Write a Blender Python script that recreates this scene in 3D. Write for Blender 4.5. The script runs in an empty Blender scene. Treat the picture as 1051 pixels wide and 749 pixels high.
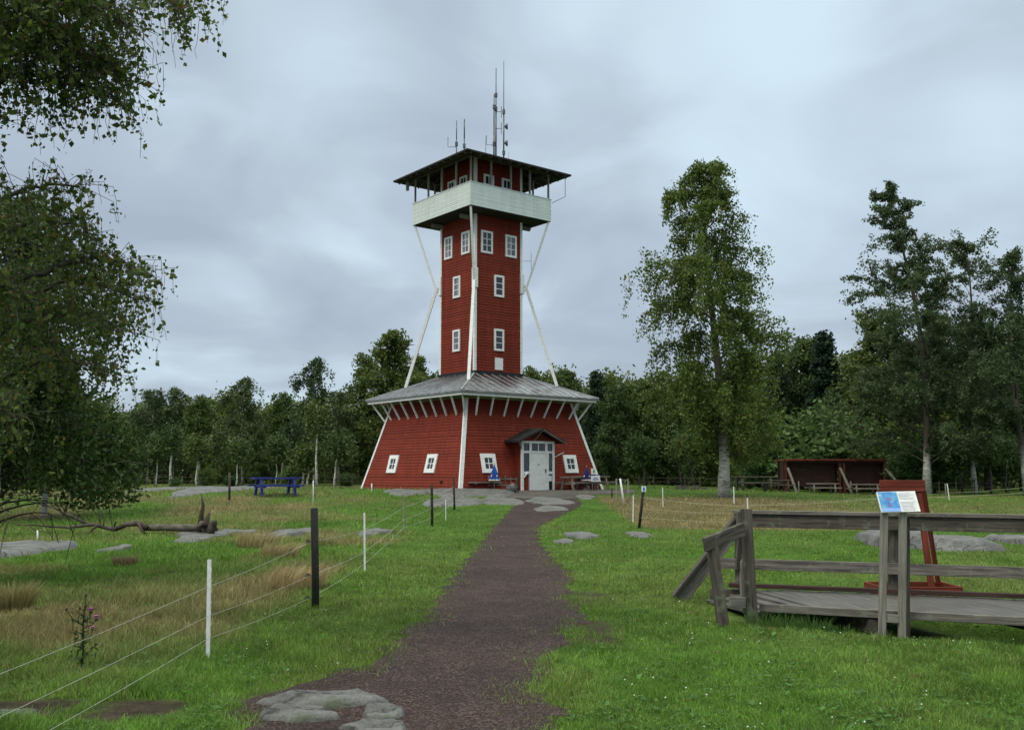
import bpy, math, random
import numpy as np
from mathutils import Vector
R_ = math.radians
random.seed(7); RNG = np.random.default_rng(7)
scene = bpy.context.scene
col = scene.collection

# ------------------------------------------------------------------ camera, sky, sun, exposure
F = 1000.0; CX = 525.5; CY = 374.5; TH = R_(6.36); EYE = 1.6
cam_d = bpy.data.cameras.new('camera'); cam = bpy.data.objects.new('camera', cam_d); col.objects.link(cam)
cam.location = (0, 0, EYE); cam.rotation_euler = (math.pi/2 + TH, 0, 0)
cam_d.sensor_width = 36; cam_d.lens = 36*F/1051; cam_d.clip_end = 2000; cam_d.clip_start = .05
scene.camera = cam
SUN_EL, SUN_AZ = 48, -125          # azimuth from +Y towards +X (degrees): sun glow is behind cloud, back left
w = bpy.data.worlds.new('World'); scene.world = w; w.use_nodes = True
nt = w.node_tree; N = nt.nodes; L = nt.links; N.clear()
def nd(nt, t, **k):
    n = nt.nodes.new(t)
    for a, b in k.items():
        if a.startswith('i_'): n.inputs[a[2:]].default_value = b
        else: setattr(n, a, b)
    return n
wo = nd(nt, 'ShaderNodeOutputWorld'); bg = nd(nt, 'ShaderNodeBackground'); bg.inputs[1].default_value = .1
sky = nd(nt, 'ShaderNodeTexSky', sky_type='NISHITA', sun_disc=False, sun_elevation=R_(SUN_EL), sun_rotation=R_(SUN_AZ))
tc = nd(nt, 'ShaderNodeTexCoord')
sep = nd(nt, 'ShaderNodeSeparateXYZ'); L.new(tc.outputs['Generated'], sep.inputs[0])
zmax = nd(nt, 'ShaderNodeMath', operation='MAXIMUM'); L.new(sep.outputs[2], zmax.inputs[0]); zmax.inputs[1].default_value = 0
zp = nd(nt, 'ShaderNodeMath', operation='ADD'); L.new(zmax.outputs[0], zp.inputs[0]); zp.inputs[1].default_value = .28
dv = nd(nt, 'ShaderNodeVectorMath', operation='DIVIDE'); L.new(tc.outputs['Generated'], dv.inputs[0])
cb = nd(nt, 'ShaderNodeCombineXYZ')
for i in range(3): L.new(zp.outputs[0], cb.inputs[i])
L.new(cb.outputs[0], dv.inputs[1])
mp = nd(nt, 'ShaderNodeMapping'); mp.inputs['Location'].default_value = (.35, .2, 0); mp.inputs['Scale'].default_value = (1.0, 1.0, 0.25); L.new(dv.outputs[0], mp.inputs[0])
n1 = nd(nt, 'ShaderNodeTexNoise'); n1.inputs['Scale'].default_value = 2.3; n1.inputs['Detail'].default_value = 7; n1.inputs['Roughness'].default_value = .47; n1.inputs['Distortion'].default_value = .45
L.new(mp.outputs[0], n1.inputs['Vector'])
cr = nd(nt, 'ShaderNodeValToRGB'); L.new(n1.outputs['Fac'], cr.inputs[0])
e = cr.color_ramp.elements
e[0].position = .34; e[0].color = (4.15, 4.95, 5.95, 1)
e[1].position = .70; e[1].color = (6.4, 7.9, 9.0, 1)
m_ = cr.color_ramp.elements.new(.50); m_.color = (4.85, 5.75, 6.8, 1)
# places where the overcast is thinner (fixed directions on the sky)
def thin_patch(prev, d, tight, amt):
    dd = Vector(d).normalized()
    nv = nd(nt, 'ShaderNodeVectorMath', operation='DISTANCE'); L.new(tc.outputs['Generated'], nv.inputs[0])
    nv.inputs[1].default_value = tuple(dd)
    mr = nd(nt, 'ShaderNodeMapRange', interpolation_type='SMOOTHSTEP'); L.new(nv.outputs['Value'], mr.inputs[0])
    mr.inputs[1].default_value = 0; mr.inputs[2].default_value = tight; mr.inputs[3].default_value = 1; mr.inputs[4].default_value = 0
    ml = nd(nt, 'ShaderNodeMath', operation='MULTIPLY'); L.new(mr.outputs[0], ml.inputs[0]); L.new(n1.outputs['Fac'], ml.inputs[1])
    ml2 = nd(nt, 'ShaderNodeMath', operation='MULTIPLY'); L.new(ml.outputs[0], ml2.inputs[0]); ml2.inputs[1].default_value = amt
    mx = nd(nt, 'ShaderNodeMix', data_type='RGBA', blend_type='MIX'); mx.clamp_factor = True
    L.new(ml2.outputs[0], mx.inputs['Factor']); L.new(prev, mx.inputs['A']); mx.inputs['B'].default_value = (6.9, 8.5, 9.7, 1)
    return mx.outputs['Result']
def skydir(px, py):
    a = (px-CX)/F; b = (CY-py)/F
    return (a, math.cos(TH)-b*math.sin(TH), math.sin(TH)+b*math.cos(TH))
cur = cr.outputs[0]
for px, py, tg, am in ((330, 75, .15, 1.3), (800, 25, .17, 1.9), (1015, 145, .14, 1.9), (770, 185, .13, 1.7), (620, 60, .2, .5), (880, 170, .12, 1.0)):
    cur = thin_patch(cur, skydir(px, py), tg, am)
# CIE-like overcast: the zenith is brighter than the horizon
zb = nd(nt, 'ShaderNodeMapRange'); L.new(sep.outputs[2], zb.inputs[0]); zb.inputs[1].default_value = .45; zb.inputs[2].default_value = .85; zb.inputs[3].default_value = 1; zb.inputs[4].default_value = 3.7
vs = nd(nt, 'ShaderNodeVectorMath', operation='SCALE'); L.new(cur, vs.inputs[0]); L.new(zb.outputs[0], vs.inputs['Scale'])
# overhead the cloud is whiter than the blue-grey low sky
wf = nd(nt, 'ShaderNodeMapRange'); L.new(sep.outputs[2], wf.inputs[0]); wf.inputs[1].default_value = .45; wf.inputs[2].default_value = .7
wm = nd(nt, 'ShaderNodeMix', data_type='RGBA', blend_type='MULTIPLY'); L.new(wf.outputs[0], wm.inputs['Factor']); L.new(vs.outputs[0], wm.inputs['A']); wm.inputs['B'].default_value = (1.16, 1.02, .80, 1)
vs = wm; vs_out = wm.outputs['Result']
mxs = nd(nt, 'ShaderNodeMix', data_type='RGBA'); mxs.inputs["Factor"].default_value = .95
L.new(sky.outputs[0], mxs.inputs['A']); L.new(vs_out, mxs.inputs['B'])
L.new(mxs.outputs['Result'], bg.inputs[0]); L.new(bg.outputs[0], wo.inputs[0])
sd = bpy.data.lights.new('sun', 'SUN'); so = bpy.data.objects.new('sun', sd); col.objects.link(so)
sd.energy = 1.5; sd.angle = R_(14); sd.color = (1, .92, .80)
az = R_(SUN_AZ); el = R_(SUN_EL)
sdir = Vector((math.sin(az)*math.cos(el), math.cos(az)*math.cos(el), math.sin(el)))
so.rotation_euler = sdir.to_track_quat('Z', 'Y').to_euler(); so.location = sdir*60
vw = scene.view_settings; vw.view_transform = 'Standard'; vw.look = 'None'; vw.gamma = 1; vw.exposure = 0; vw.use_curve_mapping = False

# ------------------------------------------------------------------ terrain
def sst(t):
    t = np.clip(t, 0, 1); return t*t*(3-2*t)
def vnoise(x, y, s=1.0):
    x = np.asarray(x, float)/s; y = np.asarray(y, float)/s
    return (np.sin(x*1.7+y*.6+1.3)+np.sin(-x*.9+y*1.9+.4)+np.sin(x*2.9-y*1.3+2.2)*.6+np.sin(x*.7+y*3.1+5.1)*.6+np.sin(x*4.1+y*3.7+.9)*.35)/3.55
def hgt(x, y):
    x = np.asarray(x, float); y = np.asarray(y, float)
    r = .7*sst((y-28)/24)
    r = r*(1-.45*sst((x-9)/12))
    r = r + .32*np.exp(-((x+11)/7)**2-((y-43)/8)**2)
    fade = 1-np.exp(-((x+.2)/2.2)**2)
    amp = np.where(x < -2.2, .055, .028)*fade
    far = 1-sst((y-46)/6)*np.exp(-((x+1.8)/9)**2)
    r = r + amp*vnoise(x, y, 1.9)*far + .05*fade*vnoise(x+9, y-4, 6.0)*far
    # small ditch under the footbridge
    s = (x-2.74)*.92-(y-10.98)*.39; t = (x-2.74)*.39+(y-10.98)*.92
    r = r - .40*np.exp(-((s-3.1)/1.9)**2)*sst((t+1.0)/1.0)*(1-sst((t-1.5)/.7))
    return r
def hz(x, y): return float(hgt(x, y))
def ray(px, py):
    a = (px-CX)/F; b = (CY-py)/F
    return (a, math.cos(TH)-b*math.sin(TH), math.sin(TH)+b*math.cos(TH))
def G(px, py):                       # ground point seen in a direction
    d = ray(px, py); y = 4.0
    while y < 140:
        k = y/d[1]
        if EYE+k*d[2] <= hz(k*d[0], y): break
        y += .04
    k = y/d[1]; return Vector((k*d[0], y, hz(k*d[0], y)))
def P(px, py, Y):
    d = ray(px, py); k = Y/d[1]; return Vector((k*d[0], Y, EYE+k*d[2]))

# ------------------------------------------------------------------ mesh helpers
class MB:
    def __init__(s): s.v = []; s.f = []; s.uv = []
    def quad(s, a, b, c, d): n = len(s.v); s.v += [tuple(a), tuple(b), tuple(c), tuple(d)]; s.f.append((n, n+1, n+2, n+3)); s.uv += [(0, 0), (1, 0), (1, 1), (0, 1)]; return s
    def obox(s, O, U, Nn, S, u0, u1, n0, n1, s0, s1):
        O = Vector(O); U = Vector(U); Nn = Vector(Nn); S = Vector(S); n = len(s.v)
        for a in (u0, u1):
            for b in (n0, n1):
                for c in (s0, s1): s.v.append(tuple(O+U*a+Nn*b+S*c))
        ext = (abs(u1-u0), abs(n1-n0), abs(s1-s0)); la = ext.index(max(ext)); off = (random.random()*40, random.random()*40)
        vals = [(a, b, c) for a in (u0, u1) for b in (n0, n1) for c in (s0, s1)]
        flip = U.cross(Nn).dot(S) < 0
        for f in ((0, 1, 3, 2), (4, 6, 7, 5), (0, 4, 5, 1), (2, 3, 7, 6), (0, 2, 6, 4), (1, 5, 7, 3)):
            if flip: f = f[::-1]
            s.f.append(tuple(n+i for i in f))
            for i in f:
                q = vals[i]; o = [q[k] for k in range(3) if k != la]
                s.uv.append((o[0]+o[1]+off[0], q[la]+off[1]))
        return s
    def box(s, c, d, rz=0):
        U = Vector((math.cos(rz), math.sin(rz), 0)); Nn = Vector((-math.sin(rz), math.cos(rz), 0))
        return s.obox(c, U, Nn, (0, 0, 1), -d[0]/2, d[0]/2, -d[1]/2, d[1]/2, -d[2]/2, d[2]/2)
    def beam(s, a, b, w, h, up=(0, 0, 1)):
        a = Vector(a); b = Vector(b); S = (b-a); l = S.length; S.normalize()
        U = S.cross(Vector(up))
        if U.length < 1e-4: U = S.cross(Vector((0, 1, 0)))
        U.normalize(); Nn = S.cross(U)
        return s.obox(a, U, Nn, S, -w/2, w/2, -h/2, h/2, 0, l)
    def tube(s, pts, rad, n=6, cap=True):
        pts = [Vector(p) for p in pts]; base = len(s.v); off = random.random()*30; acc = 0
        prevU = None; uvr = []
        for i, p in enumerate(pts):
            d = (pts[min(i+1, len(pts)-1)]-pts[max(i-1, 0)]).normalized()
            U = prevU-d*prevU.dot(d) if prevU is not None else d.cross(Vector((.3, .2, 1)))
            if U.length < 1e-4: U = d.cross(Vector((1, 0, 0)))
            U.normalize(); prevU = U; W = d.cross(U)
            r = rad[i] if hasattr(rad, '__len__') else rad
            if i: acc += (p-pts[i-1]).length
            uvr.append(acc)
            for k in range(n):
                a = 2*math.pi*k/n; s.v.append(tuple(p+(U*math.cos(a)+W*math.sin(a))*r))
        for i in range(len(pts)-1):
            for k in range(n):
                k2 = (k+1) % n
                s.f.append((base+i*n+k, base+i*n+k2, base+(i+1)*n+k2, base+(i+1)*n+k))
                s.uv += [(off+k*.05, uvr[i]), (off+(k+1)*.05, uvr[i]), (off+(k+1)*.05, uvr[i+1]), (off+k*.05, uvr[i+1])]
        if cap:
            s.f.append(tuple(base+k for k in range(n))[::-1]); s.uv += [(0, 0)]*n
            b2 = base+(len(pts)-1)*n; s.f.append(tuple(b2+k for k in range(n))); s.uv += [(0, 0)]*n
        return s
    def build(s, name, mat, parent=None, off=None, smooth=False, bevel=0):
        me = bpy.data.meshes.new(name); v = s.v
        if off is not None: v = [(a-off[0], b-off[1], c-off[2]) for a, b, c in v]
        me.from_pydata(v, [], s.f)
        uvl = me.uv_layers.new(name='UVMap'); uvl.data.foreach_set('uv', [t for q in s.uv for t in q])
        me.materials.append(mat)
        if smooth: me.polygons.foreach_set('use_smooth', [True]*len(me.polygons))
        o = bpy.data.objects.new(name, me); col.objects.link(o)
        if parent is not None: o.parent = parent
        elif off is not None: o.location = off
        if bevel:
            m = o.modifiers.new('bevel', 'BEVEL'); m.width = bevel; m.segments = 2; m.limit_method = 'ANGLE'
        return o
def npmesh(name, mat, verts, faces_loops, sizes, parent=None, attr=None, smooth=False):
    me = bpy.data.meshes.new(name); me.vertices.add(len(verts)); me.vertices.foreach_set('co', verts.astype(np.float32).ravel())
    me.loops.add(len(faces_loops)); me.loops.foreach_set('vertex_index', faces_loops.astype(np.int32))
    me.polygons.add(len(sizes)); st = np.concatenate(([0], np.cumsum(sizes)[:-1])).astype(np.int32)
    me.polygons.foreach_set('loop_start', st); me.polygons.foreach_set('loop_total', sizes.astype(np.int32))
    me.update(calc_edges=True); me.materials.append(mat)
    if attr:
        for an, arr in attr.items():
            if arr.ndim == 1: a = me.attributes.new(an, 'FLOAT', 'POINT'); a.data.foreach_set('value', arr.astype(np.float32))
            else: a = me.attributes.new(an, 'FLOAT_COLOR', 'POINT'); a.data.foreach_set('color', arr.astype(np.float32).ravel())
    if smooth: me.polygons.foreach_set('use_smooth', np.ones(len(sizes), bool))
    o = bpy.data.objects.new(name, me); col.objects.link(o)
    if parent is not None: o.parent = parent
    return o
def tag(o, label=None, cat=None, group=None, kind=None):
    if label: o['label'] = label
    if cat: o['category'] = cat
    if group: o['group'] = group
    if kind: o['kind'] = kind
    return o
def thing(name, loc, label, cat, group=None, rz=0):
    o = bpy.data.objects.new(name, None); o.empty_display_size = .2; col.objects.link(o)
    o.location = loc; o.rotation_euler = (0, 0, rz); return tag(o, label, cat, group)

# ------------------------------------------------------------------ materials
def mat_base(name, rough=.7, spec=.3):
    m = bpy.data.materials.new(name); m.use_nodes = True; nt = m.node_tree
    b = nt.nodes['Principled BSDF']; b.inputs['Roughness'].default_value = rough; b.inputs['Specular IOR Level'].default_value = spec
    return m, nt, b
def ramp(nt, fac, stops):
    r = nt.nodes.new('ShaderNodeValToRGB'); nt.links.new(fac, r.inputs[0]); el = r.color_ramp.elements
    el[0].position = stops[0][0]; el[0].color = (*stops[0][1], 1); el[1].position = stops[-1][0]; el[1].color = (*stops[-1][1], 1)
    for p, c in stops[1:-1]: x = el.new(p); x.color = (*c, 1)
    return r.outputs[0]
def noise(nt, scale, detail=4, vec=None, rough=.55, mapsc=None, space='Object'):
    t = nt.nodes.new('ShaderNodeTexCoord'); n = nt.nodes.new('ShaderNodeTexNoise'); n.inputs['Scale'].default_value = scale; n.inputs['Detail'].default_value = detail; n.inputs['Roughness'].default_value = rough
    src = vec or t.outputs[space]
    if mapsc: mm = nt.nodes.new('ShaderNodeMapping'); mm.inputs['Scale'].default_value = mapsc; nt.links.new(src, mm.inputs[0]); src = mm.outputs[0]
    nt.links.new(src, n.inputs['Vector']); return n.outputs['Fac']
def bump(nt, b, h, st=.3, dist=.02):
    bp = nt.nodes.new('ShaderNodeBump'); bp.inputs['Strength'].default_value = st; bp.inputs['Distance'].default_value = dist
    nt.links.new(h, bp.inputs['Height']); nt.links.new(bp.outputs[0], b.inputs['Normal'])
def mixc(nt, fac, a, b_, mode='MIX'):
    m = nt.nodes.new('ShaderNodeMix'); m.data_type = 'RGBA'; m.blend_type = mode
    for s, x in (('Factor', fac), ('A', a), ('B', b_)):
        if isinstance(x, (int, float)): m.inputs[s].default_value = x
        elif isinstance(x, tuple): m.inputs[s].default_value = (*x, 1)
        else: nt.links.new(x, m.inputs[s])
    return m.outputs['Result']
def simple(name, c1, c2, scale=4, rough=.7, bst=.2, bd=.01, mapsc=None, space='Object', spec=.3, metal=0, det=5):
    m, nt, b = mat_base(name, rough, spec); f = noise(nt, scale, det, mapsc=mapsc, space=space)
    nt.links.new(ramp(nt, f, [(.32, c1), (.68, c2)]), b.inputs['Base Color']); b.inputs['Metallic'].default_value = metal
    if bst: bump(nt, b, f, bst, bd)
    return m
def wood(name, cd, cl, spec=.25, rough=.8, gr=(28, 1.6, 1), lichen=None):
    m, nt, b = mat_base(name, rough, spec)
    f = noise(nt, 1.0, 6, mapsc=gr, space='UV', rough=.65); g = noise(nt, 2.2, 5, space='Object')
    c = ramp(nt, f, [(.34, tuple(a*.55 for a in cd)), (.5, tuple((a+b_)/2 for a, b_ in zip(cd, cl))), (.66, tuple(a*1.1 for a in cl))])
    c = mixc(nt, .30, c, ramp(nt, g, [(.3, cd), (.7, cl)]))
    if lichen: c = mixc(nt, ramp(nt, noise(nt, 9, 6), [(.56, (0, 0, 0)), (.66, (.7, .7, .7))]), c, lichen)
    nt.links.new(c, b.inputs['Base Color']); bump(nt, b, f, .9, .012); return m
def paint_board(name, c1, c2, board, worn):
    m, nt, b = mat_base(name, .75, .2)
    g = noise(nt, .9, 5); h = noise(nt, 1.0, 5, mapsc=(1.5, 1.5, 26)); t = nt.nodes.new('ShaderNodeTexCoord')
    # one tone for each board
    sp = nt.nodes.new('ShaderNodeSeparateXYZ'); nt.links.new(t.outputs['Object'], sp.inputs[0])
    d = nt.nodes.new('ShaderNodeMath'); d.operation = 'DIVIDE'; nt.links.new(sp.outputs[2], d.inputs[0]); d.inputs[1].default_value = board
    fl = nt.nodes.new('ShaderNodeMath'); fl.operation = 'FLOOR'; nt.links.new(d.outputs[0], fl.inputs[0])
    wn = nt.nodes.new('ShaderNodeTexWhiteNoise'); wn.noise_dimensions = '1D'; nt.links.new(fl.outputs[0], wn.inputs['W'])
    c = mixc(nt, wn.outputs['Value'], c1, c2)
    c = mixc(nt, ramp(nt, h, [(.45, (0, 0, 0)), (.75, (.55, .55, .55))]), c, worn)
    c = mixc(nt, ramp(nt, g, [(.45, (0, 0, 0)), (.8, (.35, .35, .35))]), c, worn)
    st_n = noise(nt, 1.0, 4, mapsc=(5, 5, .35)); c = mixc(nt, 1.0, c, ramp(nt, st_n, [(.3, (.78,)*3), (.65, (1.12,)*3)] if board > .13 else [(.3, (.93,)*3), (.65, (1.04,)*3)]), 'MULTIPLY')
    nt.links.new(c, b.inputs['Base Color']); bump(nt, b, h, .25, .01); return m
M = {}
M['red'] = paint_board('falu_red_boards', (.160, .0225, .011), (.215, .031, .0145), .155, (.105, .019, .011))
M['redtrim'] = wood('red_stained_wood', (.06, .011, .008), (.21, .042, .022))
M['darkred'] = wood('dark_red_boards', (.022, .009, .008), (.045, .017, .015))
M['white'] = simple('white_paint', (.66, .67, .66), (.8, .8, .79), 3, .55, .1, .004, mapsc=(1, 1, 3))
M['parapet'] = paint_board('white_parapet_boards', (.60, .66, .64), (.72, .77, .75), .12, (.5, .56, .54))
M['greywood'] = wood('weathered_grey_wood', (.05, .045, .04), (.21, .19, .165), lichen=(.17, .19, .14))
M['darkwood'] = wood('old_dark_wood', (.028, .025, .020), (.12, .105, .085), lichen=(.13, .15, .10))
M['palewood'] = wood('pale_grey_wood', (.13, .12, .10), (.30, .28, .24))
M['deck'] = wood('wet_deck_boards', (.045, .042, .038), (.13, .12, .105), spec=.5, rough=.45)
M['postblack'] = wood('tarred_post', (.012, .012, .010), (.045, .042, .036), lichen=(.05, .06, .03))
M['tablegrey'] = wood('grey_table_wood', (.12, .10, .08), (.26, .22, .18))
M['kerbred'] = wood('brown_red_posts', (.05, .014, .010), (.11, .03, .02))
M['kerbwood'] = wood('red_brown_kerb', (.025, .014, .011), (.065, .036, .028))
M['blue'] = wood('blue_painted_wood', (.008, .018, .13), (.018, .04, .24), spec=.4, rough=.5)
M['black'] = simple('dark_brown_roof_wood', (.012, .010, .009), (.03, .024, .02), 3, .8)
M['roofedge'] = simple('black_roof_felt', (.010, .010, .011), (.025, .025, .026), 6, .6)
M['metalpost'] = simple('grey_antenna_metal', (.07, .075, .08), (.16, .165, .17), 5, .45, .05, metal=.6)
M['plastic'] = simple('white_plastic', (.62, .63, .62), (.78, .78, .76), 20, .4, .05)
M['palecord'] = simple('dull_white_wire', (.34, .34, .30), (.46, .46, .42), 9, .6, 0)
M['cord'] = simple('yellowed_wire', (.30, .27, .16), (.40, .37, .25), 9, .6, 0)
M['bark'] = simple('grey_brown_bark', (.03, .025, .02), (.10, .085, .07), 6, .9, .6, .02, mapsc=(2, 2, .6))
M['deadwood'] = simple('dead_wood', (.025, .018, .014), (.10, .08, .062), 5, .9, .6, .02)
M['palelog'] = simple('bleached_log', (.04, .034, .027), (.15, .135, .11), 5, .9, .6, .02)
M['rubber'] = simple('black_plastic', (.008, .008, .008), (.02, .02, .02), 9, .5, .05)
M['tub'] = simple('dark_grey_tub', (.05, .055, .06), (.13, .135, .14), 9, .7)
M['woodsign'] = wood('brown_signboard', (.06, .035, .02), (.14, .09, .05))
# birch bark
m, nt_, b = mat_base('birch_bark', .75, .3); f = noise(nt_, 1.0, 5, mapsc=(3, 3, 14)); g2 = noise(nt_, 2.0, 3)
c = ramp(nt_, f, [(.36, (.03, .028, .025)), (.44, (.46, .45, .41)), (.7, (.70, .69, .64))])
nt_.links.new(mixc(nt_, ramp(nt_, g2, [(.5, (0, 0, 0)), (.65, (.45, .45, .45))]), c, (.20, .19, .17)), b.inputs['Base Color']); bump(nt_, b, f, .4, .02); M['birch'] = m
m2 = m.copy(); m2.name = 'old_birch_bark'; n2_ = m2.node_tree; b2_ = n2_.nodes['Principled BSDF']; src_ = b2_.inputs['Base Color'].links[0].from_socket; tc_ = n2_.nodes.new('ShaderNodeTexCoord'); sp_ = n2_.nodes.new('ShaderNodeSeparateXYZ'); n2_.links.new(tc_.outputs['Object'], sp_.inputs[0]); mr_2 = n2_.nodes.new('ShaderNodeMapRange'); n2_.links.new(sp_.outputs[2], mr_2.inputs[0]); mr_2.inputs[1].default_value = 1.5; mr_2.inputs[2].default_value = 3.0; n2_.links.new(mixc(n2_, mr_2.outputs[0], src_, (.07, .058, .045)), b2_.inputs['Base Color']); M['oldbirch'] = m2
# rock
m, nt_, b = mat_base('lichened_granite', .6, .45); f = noise(nt_, 2.2, 8, rough=.7); g2 = noise(nt_, 28, 5); g3 = noise(nt_, 1.1, 5)
c = ramp(nt_, f, [(.3, (.024, .022, .018)), (.44, (.065, .062, .055)), (.58, (.17, .167, .155)), (.75, (.085, .082, .070))])
c = mixc(nt_, .4, c, ramp(nt_, g2, [(.3, (.035, .035, .035)), (.7, (.20, .205, .205))]))
vo = nt_.nodes.new('ShaderNodeTexVoronoi'); vo.feature = 'DISTANCE_TO_EDGE'; vo.inputs['Scale'].default_value = .75; t_ = nt_.nodes.new('ShaderNodeTexCoord'); mp_ = nt_.nodes.new('ShaderNodeMapping'); mp_.inputs['Scale'].default_value = (.7, 1.6, 1); nw_ = nt_.nodes.new('ShaderNodeTexNoise'); nw_.inputs['Scale'].default_value = 2.0; nt_.links.new(t_.outputs['Object'], nw_.inputs['Vector']); av_ = nt_.nodes.new('ShaderNodeVectorMath'); nt_.links.new(t_.outputs['Object'], av_.inputs[0]); nt_.links.new(nw_.outputs['Color'], av_.inputs[1]); nt_.links.new(av_.outputs[0], mp_.inputs[0]); nt_.links.new(mp_.outputs[0], vo.inputs['Vector']); crk = ramp(nt_, vo.outputs['Distance'], [(.0, (.16, .15, .13)), (.03, (1, 1, 1))]); c = mixc(nt_, 1.0, c, crk, 'MULTIPLY')
c = mixc(nt_, ramp(nt_, g3, [(.56, (0, 0, 0)), (.64, (.8, .8, .8))]), c, (.05, .065, .028))
nt_.links.new(c, b.inputs['Base Color']); bump(nt_, b, f, 1.0, .09); M['rock'] = m
# roof metal with rust stains towards the shaft
m, nt_, b = mat_base('sheet_metal_roof', .38, .5); b.inputs['Metallic'].default_value = .35
f = noise(nt_, 1.1, 6); t = nt_.nodes.new('ShaderNodeTexCoord'); ln = nt_.nodes.new('ShaderNodeVectorMath'); ln.operation = 'LENGTH'
mm = nt_.nodes.new('ShaderNodeMapping'); mm.inputs['Scale'].default_value = (1, 1, 0); nt_.links.new(t.outputs['Object'], mm.inputs[0]); nt_.links.new(mm.outputs[0], ln.inputs[0])
mr = nt_.nodes.new('ShaderNodeMapRange'); nt_.links.new(ln.outputs['Value'], mr.inputs[0]); mr.inputs[1].default_value = 6.2; mr.inputs[2].default_value = 1.6; mr.inputs[3].default_value = -.22; mr.inputs[4].default_value = .3
ad = nt_.nodes.new('ShaderNodeMath'); ad.operation = 'ADD'; nt_.links.new(f, ad.inputs[0]); nt_.links.new(mr.outputs[0], ad.inputs[1])
fx = ramp(nt_, ad.outputs[0], [(.52, (0, 0, 0)), (.64, (1, 1, 1))])
c = mixc(nt_, fx, ramp(nt_, noise(nt_, 3, 5), [(.3, (.12, .125, .13)), (.7, (.25, .26, .27))]), (.040, .022, .022))
nt_.links.new(c, b.inputs['Base Color']); M['roofmetal'] = m
# glass
m, nt_, b = mat_base('dark_window_glass', .06, .7); b.inputs['Base Color'].default_value = (.012, .017, .022, 1); f = noise(nt_, 1.5, 2); bump(nt_, b, f, .08, .02); M['glass'] = m
m, nt_, b = mat_base('curtained_window_glass', .1, .6); f = noise(nt_, 1.0, 3, mapsc=(9, 9, .7)); nt_.links.new(ramp(nt_, f, [(.35, (.02, .025, .03)), (.6, (.23, .25, .28))]), b.inputs['Base Color']); M['glass2'] = m
# gravel
def gravel(name, ca, cb_, cc):
    m, nt_, b = mat_base(name, .85, .25)
    t = nt_.nodes.new('ShaderNodeTexCoord'); v = nt_.nodes.new('ShaderNodeTexVoronoi'); v.inputs['Scale'].default_value = 62; nt_.links.new(t.outputs['Object'], v.inputs['Vector'])
    f = noise(nt_, 1.3, 6, rough=.65); g_ = noise(nt_, 60, 3)
    bw = nt_.nodes.new('ShaderNodeRGBToBW'); nt_.links.new(v.outputs['Color'], bw.inputs[0])
    c = ramp(nt_, bw.outputs[0], [(.15, ca), (.6, cb_), (.92, cc)])
    c = mixc(nt_, ramp(nt_, f, [(.35, (.0, .0, .0)), (.7, (.62, .62, .62))]), c, ca)
    c = mixc(nt_, 1.0, c, ramp(nt_, noise(nt_, .55, 5), [(.35, (.74, .74, .76)), (.65, (1.22, 1.2, 1.16))]), 'MULTIPLY')
    nt_.links.new(c, b.inputs['Base Color'])
    ml = nt_.nodes.new('ShaderNodeMath'); ml.operation = 'SUBTRACT'; nt_.links.new(g_, ml.inputs[0]); nt_.links.new(v.outputs['Distance'], ml.inputs[1])
    bump(nt_, b, ml.outputs[0], .9, .02); return m
M['gravel'] = gravel('dark_red_brown_gravel', (.021, .0115, .0105), (.051, .030, .027), (.135, .095, .086))
M['greygravel'] = gravel('grey_crushed_gravel', (.06, .056, .048), (.11, .10, .09), (.19, .18, .16))
M['pebble'] = simple('mixed_pebbles', (.038, .022, .019), (.125, .088, .078), 1.7, .8, 0)
# ground
m, nt_, b = mat_base('meadow_ground', .95, .1)
at = nt_.nodes.new('ShaderNodeAttribute'); at.attribute_name = 'tint'; f = noise(nt_, 7, 6, rough=.7); g2 = noise(nt_, 45, 4)
c = mixc(nt_, 1.0, at.outputs['Color'], ramp(nt_, f, [(.3, (.5, .5, .5)), (.7, (1.25, 1.25, 1.25))]), 'MULTIPLY')
c = mixc(nt_, 1.0, c, ramp(nt_, g2, [(.3, (.55, .55, .55)), (.7, (1.3, 1.3, 1.3))]), 'MULTIPLY')
nt_.links.new(c, b.inputs['Base Color']); bump(nt_, b, g2, .8, .03); M['ground'] = m
def leafy(name, attr=None, cols=None, trans=.35, rough=.6, hue=0.0):
    m, nt_, b = mat_base(name, rough, .25)
    if attr:
        a = nt_.nodes.new('ShaderNodeAttribute'); a.attribute_name = attr; c = a.outputs['Color']
    else:
        g_ = nt_.nodes.new('ShaderNodeNewGeometry'); c = ramp(nt_, g_.outputs['Random Per Island'], cols)
        oi = nt_.nodes.new('ShaderNodeObjectInfo'); c = mixc(nt_, 1.0, c, ramp(nt_, oi.outputs['Random'], [(0, (.66, .76, .80)), (.5, (1, 1, 1)), (1, (1.4, 1.22, 1.05))]), 'MULTIPLY')
    nt_.links.new(c, b.inputs['Base Color'])
    tr = nt_.nodes.new('ShaderNodeBsdfTranslucent'); nt_.links.new(c, tr.inputs[0]); mx = nt_.nodes.new('ShaderNodeMixShader'); mx.inputs[0].default_value = trans
    nt_.links.new(b.outputs[0], mx.inputs[1]); nt_.links.new(tr.outputs[0], mx.inputs[2]); nt_.links.new(mx.outputs[0], nt_.nodes['Material Output'].inputs[0]); return m
M['blade'] = leafy('grass_blades', 'tint', trans=.3)
M['leaf_birch'] = leafy('birch_leaves', cols=[(0, (.05, .095, .018)), (.5, (.092, .145, .028)), (.9, (.14, .18, .042)), (1, (.21, .20, .06))])
M['leaf_mid'] = leafy('broadleaf_foliage', cols=[(0, (.032, .066, .018)), (.5, (.062, .105, .028)), (1, (.115, .15, .045))])
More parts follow.
